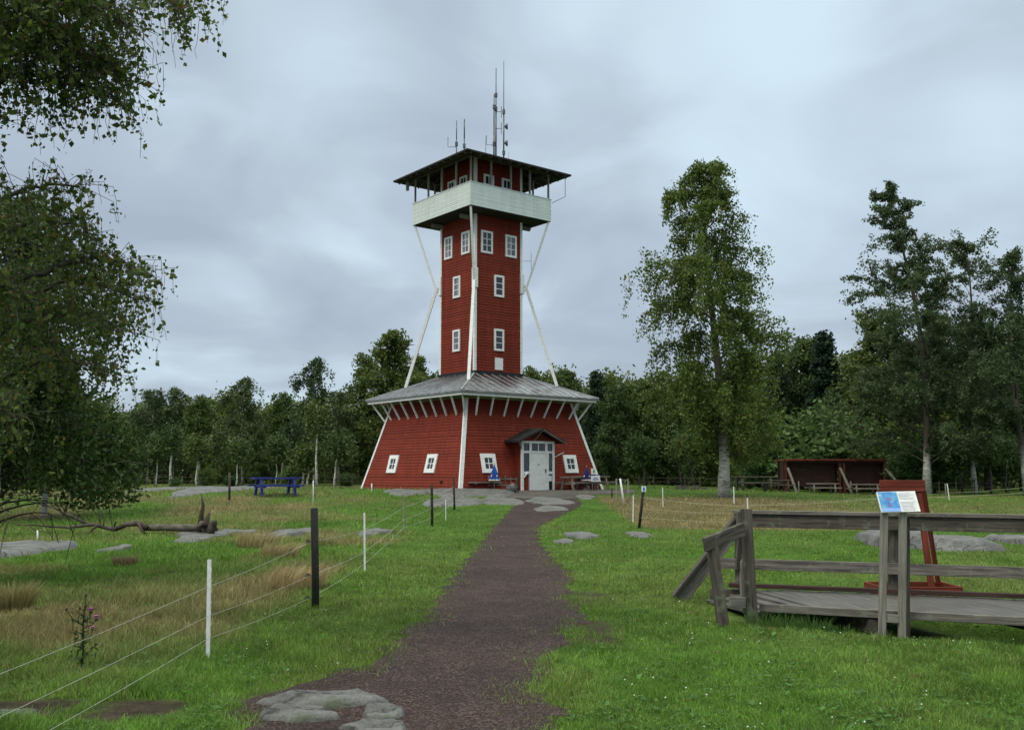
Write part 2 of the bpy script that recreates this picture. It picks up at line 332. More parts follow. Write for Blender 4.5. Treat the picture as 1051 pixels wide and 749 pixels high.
M['leaf_dark'] = leafy('dark_conifer_foliage', cols=[(0, (.012, .032, .016)), (.6, (.026, .055, .024)), (1, (.05, .08, .035))])
M['leaf_pale'] = leafy('windblown_birch_leaves', cols=[(0, (.042, .075, .025)), (.5, (.075, .112, .040)), (1, (.14, .17, .085))])
M['leaf_near'] = leafy('hanging_birch_leaves', cols=[(0, (.026, .056, .012)), (.5, (.060, .104, .022)), (.93, (.105, .145, .035)), (1, (.15, .09, .035))], trans=.35)
M['leaf_bright'] = leafy('bright_shrub_leaves', cols=[(0, (.05, .10, .025)), (.6, (.085, .15, .04)), (1, (.12, .19, .06))])

_T = np.random.default_rng(99).random((256, 256))
def vn(x, y, s=1.0):
    x = np.asarray(x, float)/s+500.3; y = np.asarray(y, float)/s+500.7; xi = np.floor(x).astype(int); yi = np.floor(y).astype(int); fx = x-xi; fy = y-yi; fx = fx*fx*(3-2*fx); fy = fy*fy*(3-2*fy)
    a = _T[xi % 256, yi % 256]; b = _T[(xi+1) % 256, yi % 256]; c = _T[xi % 256, (yi+1) % 256]; d = _T[(xi+1) % 256, (yi+1) % 256]
    return (a*(1-fx)+b*fx)*(1-fy)+(c*(1-fx)+d*fx)*fy
def fbm(x, y, s): return (vn(x, y, s)*.5+vn(x+31, y-17, s*.47)*.3+vn(x-11, y+47, s*.2)*.2)*2-1
# ------------------------------------------------------------------ path outline (left and right edge in the photo, mapped to the ground)
LE = [(235, 749), (238, 735), (262, 712), (325, 700), (382, 679), (409, 652), (445, 621), (463, 594), (490, 563), (507, 540), (525, 522), (533, 514)]
RE = [(577, 749), (574, 742), (566, 715), (561, 692), (572, 674), (582, 652), (606, 632), (580, 612), (592, 594), (566, 572), (552, 556), (553, 540), (583, 526), (598, 517)]
def edge(pts):
    q = [G(*p) for p in pts]; return np.array([p.y for p in q]), np.array([p.x for p in q])
LY, LX = edge(LE); RY, RX = edge(RE)
def pl(y): return np.interp(y, LY, LX)-np.maximum(0, LY[0]-y)*.05
def pr(y): return np.interp(y, RY, RX)
def inpath(x, y, m=0.0):
    e_ = .14*fbm(x, y, .35)+.05*np.sin(y*7+1)
    return (y < 52) & (x > pl(y)+e_-m) & (x < pr(y)-e_+m)
def dry(x, y):
    n = fbm(x, y*.8, 2.6)*1.5
    left = sst((-x-2.3)/.8)
    d = left*(.27+.78*n+.12*sst((y-14)/10))
    d = np.maximum(d, left*.95*np.exp(-((x+3.5)/1.0)**2)*np.exp(-((y-13.5)/4.5)**2))
    d = np.where((x < -2.3) & (y < 26) & (y > 17.5) & (x < -5), d-.45, d)
    rt = sst((x-3.6)/.5)*sst((y-27.5+.0*x)/1.5)*(1-sst((y-43)/4))*(1-.55*sst((x-11)/3))
    d = np.maximum(d, rt*(1.05+.5*n)); d = np.where((x > 9) & (y > 22), np.maximum(d, .12+.38*n), d)
    d = np.maximum(d, .05+.22*n)
    return np.clip(d, 0, 1)
def tint(x, y, jit=None):
    d = dry(x, y)[:, None]; n = np.clip(fbm(x, y, .9)*.9+.5, 0, 1)[:, None]
    g = np.array([.082, .165, .020])*(1-n)+np.array([.128, .245, .036])*n
    s = np.array([.175, .165, .060])*(1-n)+np.array([.30, .235, .115])*n
    return g*(1-d)+s*d
def soilmask(x, y):          # bare muddy patches
    a = np.exp(-(((x+3.4)/2.0)**2+((y-6.75-.12*(x+3.6))/.58)**2))*1.5
    b_ = np.exp(-(((x-1.1-.12*(y-13))/.55)**2+((y-12.9)/.9)**2))*1.0
    c_ = np.exp(-(((x-.9)/.35)**2+((y-10.3)/1.2)**2))*.6
    c_ = c_+.62*np.clip(fbm(x+7, y*.7, 1.6)*2.2-.62, 0, 1)*np.exp(-((x-1.6)/2.2)**2)*(y < 30)
    return np.clip((a*.85+b_+c_)*(1+2.4*fbm(x, y, .55))-.35, 0, 1)

# ground sheet: fine near the camera, coarse to the horizon
ys = np.concatenate((np.arange(-30, 3, 3), np.arange(3, 20, .16), np.arange(20, 62, .32), np.arange(62, 140, 3), [160, 200, 300, 500, 900]))
xs = np.concatenate(([-900, -400, -200, -120], np.arange(-80, -36, 3), np.arange(-36, -14, .6), np.arange(-14, 14, .18), np.arange(14, 36, .6), np.arange(36, 81, 3), [120, 200, 400, 900]))
X, Y = np.meshgrid(xs, ys); x = X.ravel(); y = Y.ravel(); V = np.stack([x, y, hgt(x, y)], 1)
nx, ny = len(xs), len(ys); i = np.arange(nx-1)[None, :]+np.arange(ny-1)[:, None]*nx; i = i.ravel()
lo = np.stack([i, i+1, i+nx+1, i+nx], 1).ravel()
t3 = tint(x, y)*.62; sm = soilmask(x, y)[:, None]; t3 = t3*(1-sm)+np.array([.046, .036, .025])*sm*(.6+1.0*vn(x, y, .22))[:, None]
ground = npmesh('ground', M['ground'], V, lo, np.full(len(i), 4), attr={'tint': np.concatenate([t3, np.ones((len(x), 1))], 1)}, smooth=True)
tag(ground, 'uneven green and straw coloured meadow sloping up to the tower', kind='structure')

def strip(name, mat, ya, yb, fl, fr, dz, n=26, step=.12, jit=.07):
    yy = np.arange(ya, yb, step); vs_ = []
    for y_ in yy:
        a = float(fl(y_))+jit*(math.sin(y_*5.3)+math.sin(y_*12.7+2)*.7+random.uniform(-.2, .2)); b_ = float(fr(y_))+jit*(math.sin(y_*4.7+1)+math.sin(y_*14.1)*.7+random.uniform(-.2, .2))
        for k in range(n+1):
            t_ = k/n; xx = a+(b_-a)*t_
            edge_ = min(t_, 1-t_); z = hz(xx, y_)+dz+(-.02 if edge_ == 0 else 0)
            vs_.append((xx, y_, z+.010*math.sin(xx*9+y_*3)*math.sin(y_*6.1)*min(1, edge_*5)))
    V = np.array(vs_); m1 = n+1; i = (np.arange(n)[None, :]+np.arange(len(yy)-1)[:, None]*m1).ravel()
    return npmesh(name, mat, V, np.stack([i, i+1, i+m1+1, i+m1], 1).ravel(), np.full(len(i), 4), smooth=True)
gp = strip('gravel_path', M['gravel'], 4.2, 43.5, pl, pr, .022); tag(gp, 'dark red-brown gravel path leading up to the tower door', kind='structure')
fy = [39, 42, 46, 50, 54, 57]
gy = strip('gravel_yard', M['greygravel'], 43.0, 54.5, lambda y_: np.interp(y_, [43, 47, 50, 54], [-.3, 0, -.4, -1.5]), lambda y_: np.interp(y_, [43, 46, 47.5, 49, 54.5], [2.6, 3.5, 5.2, 6.2, 6.8]), .03, n=40)
tag(gy, 'grey gravel forecourt before the tower door', kind='structure')

# pebbles strewn on the path
n = 9000; py_ = 1/RNG.uniform(1/26, 1/5.2, n); px_ = pl(py_)+.05+(pr(py_)-pl(py_)-.1)*RNG.random(n)
s_ = RNG.uniform(.003, .009, n)*(1+.03*py_); s_[:60] *= 2
oc = np.array([[1, 0, 0], [0, 1, 0], [-1, 0, 0], [0, -1, 0], [0, 0, .6], [0, 0, -.6]]); of = np.array([[0, 1, 4], [1, 2, 4], [2, 3, 4], [3, 0, 4]])
rr = RNG.uniform(.6, 1.3, (n, 6, 1)); pv = oc[None]*rr*s_[:, None, None]+np.stack([px_, py_, hgt(px_, py_)+.024], 1)[:, None, :]
fl_ = (of[None]+(np.arange(n)*6)[:, None, None]).ravel()
tag(npmesh('pebbles', M['pebble'], pv.reshape(-1, 3), fl_, np.full(n*4, 3)), 'loose pebbles strewn over the gravel path', 'pebbles', kind='stuff')

# ------------------------------------------------------------------ rocks
ROCKS = []
def rock(pxa, pxb, pya, pyb, hh, label, steps=3, nseg=36, seed=0, group=None):
    a = G((pxa+pxb)/2, pyb); c = G((pxa+pxb)/2, (pya+pyb)/2); f_ = G((pxa+pxb)/2, pya)
    cx = c.x; cy = (a.y+f_.y)/2; ry = max(abs(f_.y-a.y)/2, .15); rx = (pxb-pxa)/2/F*c.y*1.0
    rg = random.Random(seed+int(pxa*7+pya)); ph = [rg.uniform(0, 6.28) for _ in range(6)]
    rings = 10; vs_ = []; fs = []
    def out(t_): return 1+.13*math.sin(2*t_+ph[0])+.10*math.sin(3*t_+ph[1])+.07*math.sin(5*t_+ph[2])+.05*math.sin(9*t_+ph[3])+.03*math.sin(14*t_+ph[4])
    for k in range(rings+1):
        q = 1-k/rings
        for j in range(nseg):
            t_ = 2*math.pi*j/nseg; o_ = out(t_)*(q**.8)
            xx = cx+rx*o_*math.cos(t_); yy = cy+ry*o_*math.sin(t_)
            prof = min(1, (1-q)*6.0)**.5
            lay = .30*math.floor(steps*(.5+.5*math.sin(o_*math.cos(t_)*2.2+o_*math.sin(t_)*3.1+ph[5])))/steps
            z = hz(xx, yy)-.05+hh*prof*(.80+lay*2+.10*math.sin(xx/rx*7+ph[0])*math.sin(yy/ry*5+ph[1])+.05*rg.uniform(-1, 1))+.05*prof
            vs_.append((xx, yy, z))
    for k in range(rings):
        for j in range(nseg):
            j2 = (j+1) % nseg; fs.append((k*nseg+j, k*nseg+j2, (k+1)*nseg+j2, (k+1)*nseg+j))
    mb = MB(); mb.v = vs_; mb.f = fs; mb.uv = [(0, 0)]*(4*len(fs))
    o = mb.build('rock', M['rock'], off=(cx, cy, hz(cx, cy)), smooth=True)
    o.scale = (.90, .88, 1)
    ROCKS.append((cx, cy, rx*.84, ry*.80)); return tag(o, label, 'rock', group)
grp = 'flat granite rocks showing through the turf'
rock(262, 412, 716, 732, .07, 'long flat grey rock across the near edge of the path', group=grp)
rock(262, 352, 729, 749, .06, 'squarish pale rock in front of the long flat rock, at the bottom edge', group=grp)
rock(366, 422, 731, 745, .06, 'small rounded rock right of the two larger ones in the gravel', group=grp)
rock(345, 425, 744, 760, .04, 'rock cut by the bottom edge of the view beside the gravel', group=grp)
rock(-70, 70, 558, 574, .10, 'rough grey outcrop at the left edge below the fallen tree', group=grp)
rock(-30, 34, 730, 742, .03, 'pale flat rock in the muddy patch by the left wire fence', group=grp)
rock(184, 236, 544, 554, .06, 'pale flat rock just below the upturned root of the fallen tree', group=grp)
rock(178, 215, 552, 558, .05, 'thin dark ledge of rock in the grass below the fallen tree', group=grp)
rock(226, 262, 544, 549, .06, 'low rock right of the upturned root', group=grp)
rock(287, 325, 543, 552, .10, 'grey boulder among dry grass behind the black fence post', group=grp)
rock(366, 402, 544, 551, .08, 'low boulder behind the white fence post left of the path', group=grp)
rock(108, 130, 560, 568, .05, 'small dark rock in the green hummock at left', group=grp)
rock(150, 240, 502, 512, .10, 'long pale rock slope on the left rise before the blue table', group=grp)
rock(195, 262, 499, 505, .12, 'pale rock crest leading to the blue picnic table', group=grp)
rock(425, 530, 503, 512, .12, 'wide slab of grey rock against the tower foot', nseg=48, group=grp)
rock(432, 500, 511, 521, .10, 'grey slab below the wide slab at the near corner of the tower', nseg=48, group=grp)
rock(485, 540, 511, 519, .08, 'cracked slab left of the top of the path', group=grp)
rock(385, 445, 503, 509, .08, 'narrow slab under the left wall of the tower', group=grp)
rock(535, 592, 511, 519, .07, 'flat wet slab lying across the top of the path', group=grp)
rock(545, 586, 519, 526, .05, 'lower wet slab at the head of the path', group=grp)
rock(590, 612, 508, 513, .05, 'small slab on the right edge of the gravel forecourt', group=grp)
rock(574, 617, 547, 553, .06, 'flat rock in the turf right of the path', group=grp)
rock(566, 592, 554, 559, .04, 'small pale rock at the right edge of the path', group=grp)
rock(640, 672, 546, 552, .04, 'low rock at the foot of the leaning black post', group=grp)
rock(884, 1003, 551, 567, .24, 'big flat topped boulder behind the footbridge', steps=2, group=grp)
rock(1030, 1090, 553, 562, .12, 'boulder at the right edge behind the footbridge', group=grp)

# ------------------------------------------------------------------ grass
def notrock(x, y):
    k = np.ones(len(x), bool)
    for cx, cy, rx, ry in ROCKS: k &= ((x-cx)/rx)**2+((y-cy)/ry)**2 > 1
    return k
DA = (2.74, 10.98)
def under_deck(x, y):
    s = (x-DA[0])*.92-(y-DA[1])*.39; t = (x-DA[0])*.39+(y-DA[1])*.92
    return (s > -.55+(-.1)*t) & (t > -.12) & (t < 1.7)
TCX, TCY, PHI = -1.81, 56.0, R_(38.5)
def in_tower(x, y):
    a = (x-TCX)*math.cos(PHI)+(y-TCY)*math.sin(PHI); b_ = -(x-TCX)*math.sin(PHI)+(y-TCY)*math.cos(PHI)
    return (abs(a) < 5) & (abs(b_) < 5)
def grass_pts(n, y0, y1):
    y = 1/RNG.uniform(1/y1, 1/y0, n); x = RNG.uniform(-1, 1, n)*(.60*y+1.0)
    k = ~inpath(x, y, -.09-.40*RNG.random(n)**6) & notrock(x, y) & ~under_deck(x, y) & ~in_tower(x, y) & (RNG.random(n) > soilmask(x, y)*1.15) & (RNG.random(n) < .45+.75*np.clip(fbm(x, y, .7)+.6, 0, 1))
    k &= ~((y > 43.4) & (y < 54.5) & (x > np.interp(y, [43, 47, 50, 54], [-.3, 0, -.4, -1.5])) & (x < np.interp(y, [43, 46, 47.5, 49, 54.5], [2.5, 3.4, 5.1, 6.1, 6.7])))
    return x[k], y[k]
def blades(x, y):
    n = len(x); d = dry(x, y); left = sst((-x-2.3)/.6); clump = np.clip(fbm(x, y, .5)+.5, 0, 1.3)
    h = (.018+.032*RNG.random(n)**2)*(.6+1.1*clump)*(1+left*.6+1.0*d)*(1+.006*y)
    w_ = .0024*np.maximum(1, y/7.5)*RNG.uniform(.7, 1.4, n)
    az = RNG.uniform(0, 6.283, n); lean = RNG.uniform(.15, .9, n)*h; la = RNG.uniform(0, 6.283, n)
    z = hgt(x, y)-.004; dx, dy = np.cos(az)*w_, np.sin(az)*w_; lx, ly = np.cos(la)*lean, np.sin(la)*lean
    b0 = np.stack([x-dx, y-dy, z], 1); b1 = np.stack([x+dx, y+dy, z], 1)
    m0 = np.stack([x-dx*.8+lx*.3, y-dy*.8+ly*.3, z+h*.6], 1); m1 = np.stack([x+dx*.8+lx*.3, y+dy*.8+ly*.3, z+h*.6], 1)
    t_ = np.stack([x+lx, y+ly, z+h*.95], 1)
    V = np.stack([b0, b1, m1, m0, t_], 1).reshape(-1, 3)
    c = tint(x, y)*RNG.uniform(.65, 1.35, (n, 1))*(.80+.62*np.clip(fbm(x, y, .22)+.55, 0, 1.2))[:, None]; straw = RNG.random(n) < (.03+.35*d); c[straw] = np.array([.27, .225, .11])*RNG.uniform(.7, 1.15, (straw.sum(), 1))
    c = np.repeat(c, 5, 0); c = np.concatenate([c, np.ones((len(c), 1))], 1)
    base = (np.arange(n)*5)[:, None]
    lo = np.concatenate([base+np.array([0, 1, 2, 3]), base+np.array([3, 2, 4])], 1).ravel()
    sz = np.tile([4, 3], n); return V, lo, sz, c
x, y = grass_pts(820000, 5.0, 62)
V, lo, sz, c = blades(x, y)
tag(npmesh('grass', M['blade'], V, lo, sz, attr={'tint': c}), 'short meadow grass, green beside the path and straw coloured in the field', 'grass', kind='stuff')

def tall_tuft(cx, cy, n, h, spread, colr, label, lean=(0, 0), w=.003):
    a = RNG.uniform(0, 6.283, n); r = spread*RNG.random(n)**.5; x = cx+np.cos(a)*r*.5; y = cy+np.sin(a)*r*.5
    hh = h*RNG.uniform(.5, 1.1, n); ox = np.cos(a)*hh*RNG.uniform(.1, .6, n)+lean[0]*hh; oy = np.sin(a)*hh*RNG.uniform(.1, .6, n)+lean[1]*hh
    az = RNG.uniform(0, 6.283, n); dx = np.cos(az)*w; dy = np.sin(az)*w; z = hgt(x, y)-.01
    V = np.stack([np.stack([x-dx, y-dy, z], 1), np.stack([x+dx, y+dy, z], 1), np.stack([x+dx*.8+ox*.35, y+dy*.8+oy*.35, z+hh*.6], 1), np.stack([x-dx*.8+ox*.35, y-dy*.8+oy*.35, z+hh*.6], 1), np.stack([x+ox, y+oy, z+hh*.9], 1)], 1).reshape(-1, 3)
    base = (np.arange(n)*5)[:, None]; lo = np.concatenate([base+np.array([0, 1, 2, 3]), base+np.array([3, 2, 4])], 1).ravel()
    c = np.array(colr)*RNG.uniform(.6, 1.25, (n, 1)); c = np.repeat(c, 5, 0); c = np.concatenate([c, np.ones((len(c), 1))], 1)
    z0 = hz(cx, cy); o = npmesh('grass_tuft', M['blade'], V-np.array([cx, cy, z0]), lo, np.tile([4, 3], n), attr={'tint': c}); o.location = (cx, cy, z0)
    return tag(o, label, 'grass tuft', 'taller tufts of dry grass')
for px, py, n, h, sp, colr, lb, ln in (
    (12, 630, 900, .42, .42, (.30, .27, .11), 'large pale tussock at the left edge below the rough outcrop', (0, 0)),
    (300, 604, 700, .40, .8, (.42, .33, .17), 'windblown straw tuft just left of the black fence post', (.5, 0)),
    (285, 572, 500, .34, .7, (.40, .32, .16), 'straw tuft behind the black fence post beside a boulder', (.6, 0)),
    (262, 560, 400, .38, .8, (.40, .32, .17), 'dry tuft left of the grey boulder in the field', (.4, 0)),
    (330, 560, 300, .32, .7, (.3, .27, .12), 'mixed tuft beside the boulder right of the black post', (0, 0)),
    (128, 580, 350, .22, .4, (.26, .19, .11), 'brown low tuft on the green hummock at left', (0, 0))):
    g = G(px, py); tall_tuft(g.x, g.y, n, h, sp, colr, lb, ln, w=.003*max(1, g.y/9))
# coarse grass in the shade at the front edge of the footbridge
for k in range(9):
    s = (.05, .3, .55, .85, 1.25, 1.9, 2.15, 3.1, 3.7)[k]; tall_tuft(DA[0]+.92*s-.12, DA[1]-.39*s-.36, (150 if k < 4 else 80), (.15 if k < 4 else .12)+.08*random.random(), .36, (.075, .15, .035), ('lush grass tuft at the foot of the broken handrail', 'second lush tuft from the left end of the bridge front', 'third lush tuft from the left end of the bridge front', 'lush tuft midway between broken handrail and information sign', 'lush tuft a step left of the information sign', 'lush tuft nearest the left post of the information sign', 'lush tuft just right of the information sign', 'second lush tuft right of the information sign', 'lush tuft by the bridge front nearest the right edge')[k])['group'] = 'lush tufts along the footbridge'
# clover heads
n = 230; y = 1/RNG.uniform(1/13., 1/5.2, n); x = np.where(RNG.random(n) < .72, RNG.uniform(.1, .62, n)*y, RNG.uniform(-.27, -.08, n)*y); k = ~inpath(x, y) & ~under_deck(x, y); x = x[k]; y = y[k]; cl = vnoise(x, y, .5) > -.1; x = x[cl]; y = y[cl]; n = len(x)
pv = oc[None]*np.array([1, 1, 1.6])*RNG.uniform(.0045, .008, (n, 1, 1))+np.stack([x, y, hgt(x, y)+RNG.uniform(.05, .085, n)], 1)[:, None, :]
n2 = 42000; yy_ = 1/RNG.uniform(1/15., 1/5.2, n2); xx_ = RNG.uniform(-1, 1, n2)*(.6*yy_+.6); k = ~inpath(xx_, yy_, .02) & notrock(xx_, yy_) & ~under_deck(xx_, yy_) & (fbm(xx_, yy_, .6) > -.12) & (soilmask(xx_, yy_) < .1); xx_ = xx_[k]; yy_ = yy_[k]; n_w = len(xx_)
Pw = np.stack([xx_, yy_, hgt(xx_, yy_)+RNG.uniform(.01, .045, n_w)], 1); aw = RNG.uniform(0, 6.283, n_w); sw = RNG.uniform(.008, .018, n_w)*np.where(RNG.random(n_w) < .04, 2.4, 1)
ux = np.stack([np.cos(aw), np.sin(aw), RNG.uniform(-.3, .5, n_w)], 1)*sw[:, None]; vx = np.stack([-np.sin(aw), np.cos(aw), RNG.uniform(-.3, .3, n_w)], 1)*sw[:, None]*.6
Vw = np.stack([Pw-ux, Pw+vx, Pw+ux, Pw-vx], 1).reshape(-1, 3); cw = np.repeat(np.array([.065, .15, .030])*RNG.uniform(.6, 1.4, (n_w, 1)), 4, 0)
tag(npmesh('clover_leaves', M['blade'], Vw, np.arange(n_w*4), np.full(n_w, 4), attr={'tint': np.concatenate([cw, np.ones((len(cw), 1))], 1)}), 'low clover and broad weed leaves among the turf', 'weeds', kind='stuff')
tag(npmesh('clover_flowers', M['white'], pv.reshape(-1, 3), (np.array([[0, 1, 4], [1, 2, 4], [2, 3, 4], [3, 0, 4], [1, 0, 5], [2, 1, 5], [3, 2, 5], [0, 3, 5]])[None]+(np.arange(n)*6)[:, None, None]).ravel(), np.full(n*8, 3)), 'scattered tiny white clover heads in the turf', 'clover', kind='stuff')

# ------------------------------------------------------------------ trees
def rnd_leaves(P_, size, rg, flat=.5, aspect=.62):
    n = len(P_); a = rg.normal(size=(n, 3)); a /= np.linalg.norm(a, axis=1)[:, None]; b_ = rg.normal(size=(n, 3)); b_ -= a*(a*b_).sum(1)[:, None]; b_ /= np.linalg.norm(b_, axis=1)[:, None]
    c_ = np.cross(a, b_); s = size[:, None]
    V = np.stack([P_-a*s*.5, P_+b_*s*.5*aspect+c_*s*.08, P_+a*s*.55, P_-b_*s*.5*aspect+c_*s*.08], 1).reshape(-1, 3); return V
def leaf_obj(name, mat, V, parent):
    n = len(V)//4; return npmesh(name, mat, V, np.arange(n*4), np.full(n, 4), parent)
def gen_tree(seed, H, R, cbase, prof, nb, nleaf, ls, up=.6, droop=.8, lean=(0, 0), tr=.16, subs=6, sig=.22, zmin=.25, wind=0.0):
    rg = np.random.default_rng(seed); rs = random.Random(seed); wood_ = MB(); brm = MB(); wood_.br = brm
    K = 9; ph = rs.uniform(0, 6)
    def trunk(z):
        t_ = z/H; return np.array([lean[0]*t_**2*H+.014*H*math.sin(t_*5+ph), lean[1]*t_**2*H+.012*H*math.sin(t_*4+ph+2), z])
    pts = [trunk(H*k/K) for k in range(K+1)]; wood_.tube([tuple(p) for p in pts], [tr*(1.25 if k == 0 else 1)*(1-k/K)**.8+.012 for k in range(K+1)], 7)
    tw = []; wt = []
    for i in range(nb):
        t_ = ((i+rs.random())/nb)**1.15; z = cbase+(H*.985-cbase)*t_; p0 = trunk(z); L_ = R*prof(t_)*rs.uniform(.42, 1.22); az = i*2.4+rs.uniform(-.5, .5)
        e0 = up*rs.uniform(.7, 1.3)+t_*.3; p = p0.copy(); path = [p.copy()]; seg = L_/6
        for k in range(6):
            el_ = e0-droop*(k/5)**1.5*1.3; d = np.array([math.cos(az)*math.cos(el_), math.sin(az)*math.cos(el_), math.sin(el_)]); d[0] -= wind*(k/5); p = p+d*seg+rg.normal(size=3)*seg*.08; path.append(p.copy()); az += rs.uniform(-.15, .15)
        r0 = max(.010, tr*.28*(L_/R)*(1-t_*.5)); brm.tube([tuple(q) for q in path], [r0*(1-k/6.5) for k in range(7)], 4, False)
        ns = max(2, int(subs*(.5+L_/R))); bw_ = rs.choice((.35, .8, 1.0, 1.5))
        for j in range(ns):
            u_ = rs.uniform(.30, 1.0)*6; k = min(5, int(u_)); q = path[k]+(path[k+1]-path[k])*(u_-k)
            dd = (path[k+1]-path[k])/seg+rg.normal(size=3)*.75; dd[2] -= droop*.35; dd /= np.linalg.norm(dd); l2 = (.30*L_+.25)*rs.uniform(.5, 1.1)
            q2 = q+dd*l2*.5; dd[2] -= droop*.5; q3 = q2+dd*l2*.5
            if j < 3: brm.tube([tuple(q), tuple(q2), tuple(q3)], [r0*.4, r0*.3, .006], 3, False)
            ldir = np.array([0, 0, -1.0]) if droop > .6 else dd
            for e_i in range(6):
                f_i = e_i/5; qq = q+(q2-q)*min(1, f_i*2) if f_i < .5 else q2+(q3-q2)*(f_i*2-1)
                tw.append(qq); wt.append((.5+f_i*.8)*bw_)
            if droop > .6:
                for e_i in range(3): tw.append(q3+np.array([0, 0, -.16*(e_i+1)*min(1.6, R/2.2)])); wt.append(.85*bw_)
    tw = np.array(tw); wt = np.array(wt); wt /= wt.sum(); idx = rg.choice(len(tw), nleaf, p=wt)
    sg = np.array([sig, sig, sig*.8]); o_ = rg.normal(size=(nleaf, 3))*sg
    if droop > .6: o_[:, 2] -= np.abs(rg.normal(size=nleaf))*sig*.5
    Pn = tw[idx]+o_; Pn = Pn[Pn[:, 2] > zmin*(1+.25*np.sin(Pn[:, 0]*3.1))]; nleaf = len(Pn)
    return wood_, rnd_leaves(Pn, ls*rg.uniform(.6, 1.3, nleaf), rg)
pf_birch = lambda t: (.55+.45*math.sin(math.pi*min(1, t*1.5)))*(1-t**2.2)+.08
pf_round = lambda t: float(np.interp(t, [0, .2, .45, .7, .9, 1], [.7, 1, .95, .68, .38, .2]))
pf_cone = lambda t: (1-t)**.85+.04
pf_loose = lambda t: (.78+.25*math.sin(t*9))*(1-t**3.5)+.16
protos = {}
def proto(key, bark, leaf, cat, **k):
    wd, lv = gen_tree(**k); protos[key] = (wd, lv, bark, leaf, cat, k['H'], [None])
proto('birch_a', 'birch', 'leaf_pale', 'birch tree', seed=1, H=10, R=2.5, cbase=2.2, prof=pf_loose, nb=46, nleaf=12500, ls=.22, tr=.11, sig=.17)
proto('birch_b', 'birch', 'leaf_birch', 'birch tree', seed=2, H=10, R=2.0, cbase=3.0, prof=pf_loose, nb=36, nleaf=9000, ls=.21, tr=.09, sig=.15, lean=(.03, 0))
proto('birch_c', 'birch', 'leaf_pale', 'birch tree', seed=3, H=10, R=2.8, cbase=1.8, prof=pf_round, nb=44, nleaf=13000, ls=.22, tr=.12, sig=.17, lean=(-.03, 0))
proto('broad_a', 'bark', 'leaf_mid', 'broadleaf tree', seed=4, H=10, R=3.0, cbase=1.0, prof=pf_round, nb=60, nleaf=16000, ls=.24, tr=.17, sig=.2, droop=.5, up=.75)
proto('broad_b', 'bark', 'leaf_birch', 'broadleaf tree', seed=5, H=10, R=2.5, cbase=.8, prof=pf_birch, nb=60, nleaf=16000, ls=.23, tr=.15, sig=.19, droop=.5)
proto('broad_c', 'bark', 'leaf_mid', 'broadleaf tree', seed=6, H=10, R=2.7, cbase=.7, prof=pf_round, nb=64, nleaf=16000, ls=.23, tr=.15, sig=.2, droop=.6)
proto('spruce', 'bark', 'leaf_dark', 'spruce tree', seed=8, H=10, R=2.0, cbase=.6, prof=pf_cone, nb=90, nleaf=15000, ls=.24, tr=.13, sig=.17, droop=.35, up=.15, subs=7)
proto('shrub', 'bark', 'leaf_bright', 'shrub', seed=9, H=1.6, R=1.1, cbase=.1, prof=pf_round, nb=36, nleaf=4500, ls=.14, tr=.03, sig=.16, droop=.3)
def put_tree(key, px, ytop, Yd, label, sx=1.0, rz=None, group='trees along the edge of the wood'):
    wd, lv, bark, leaf, cat, H0, cache = protos[key]
    X_ = (px-CX)/F*Yd; d0 = ray(px, ytop); k = Yd/d0[1]; ztop = EYE+k*d0[2]; zb_ = hz(X_, Yd)
    s = (ztop-zb_)/H0; nm = {'shrub': 'shrub', 'spruce': 'spruce_tree'}.get(key, 'birch_tree' if 'birch' in key else 'broadleaf_tree')
    t = thing(nm, (X_*1.0, Yd, zb_-.05), label, cat, group, rz if rz is not None else random.uniform(0, 6.28)); t.scale = (s*sx, s*sx, s)
    if cache[0] is None:
        cache[0] = (wd.build('trunk', M[bark], t, smooth=True), wd.br.build('branches', M['bark'], t, smooth=True), leaf_obj('crown', M[leaf], lv, t))
    else:
        for c_ in cache[0]:
            q = c_.copy(); col.objects.link(q); q.parent = t
    return t
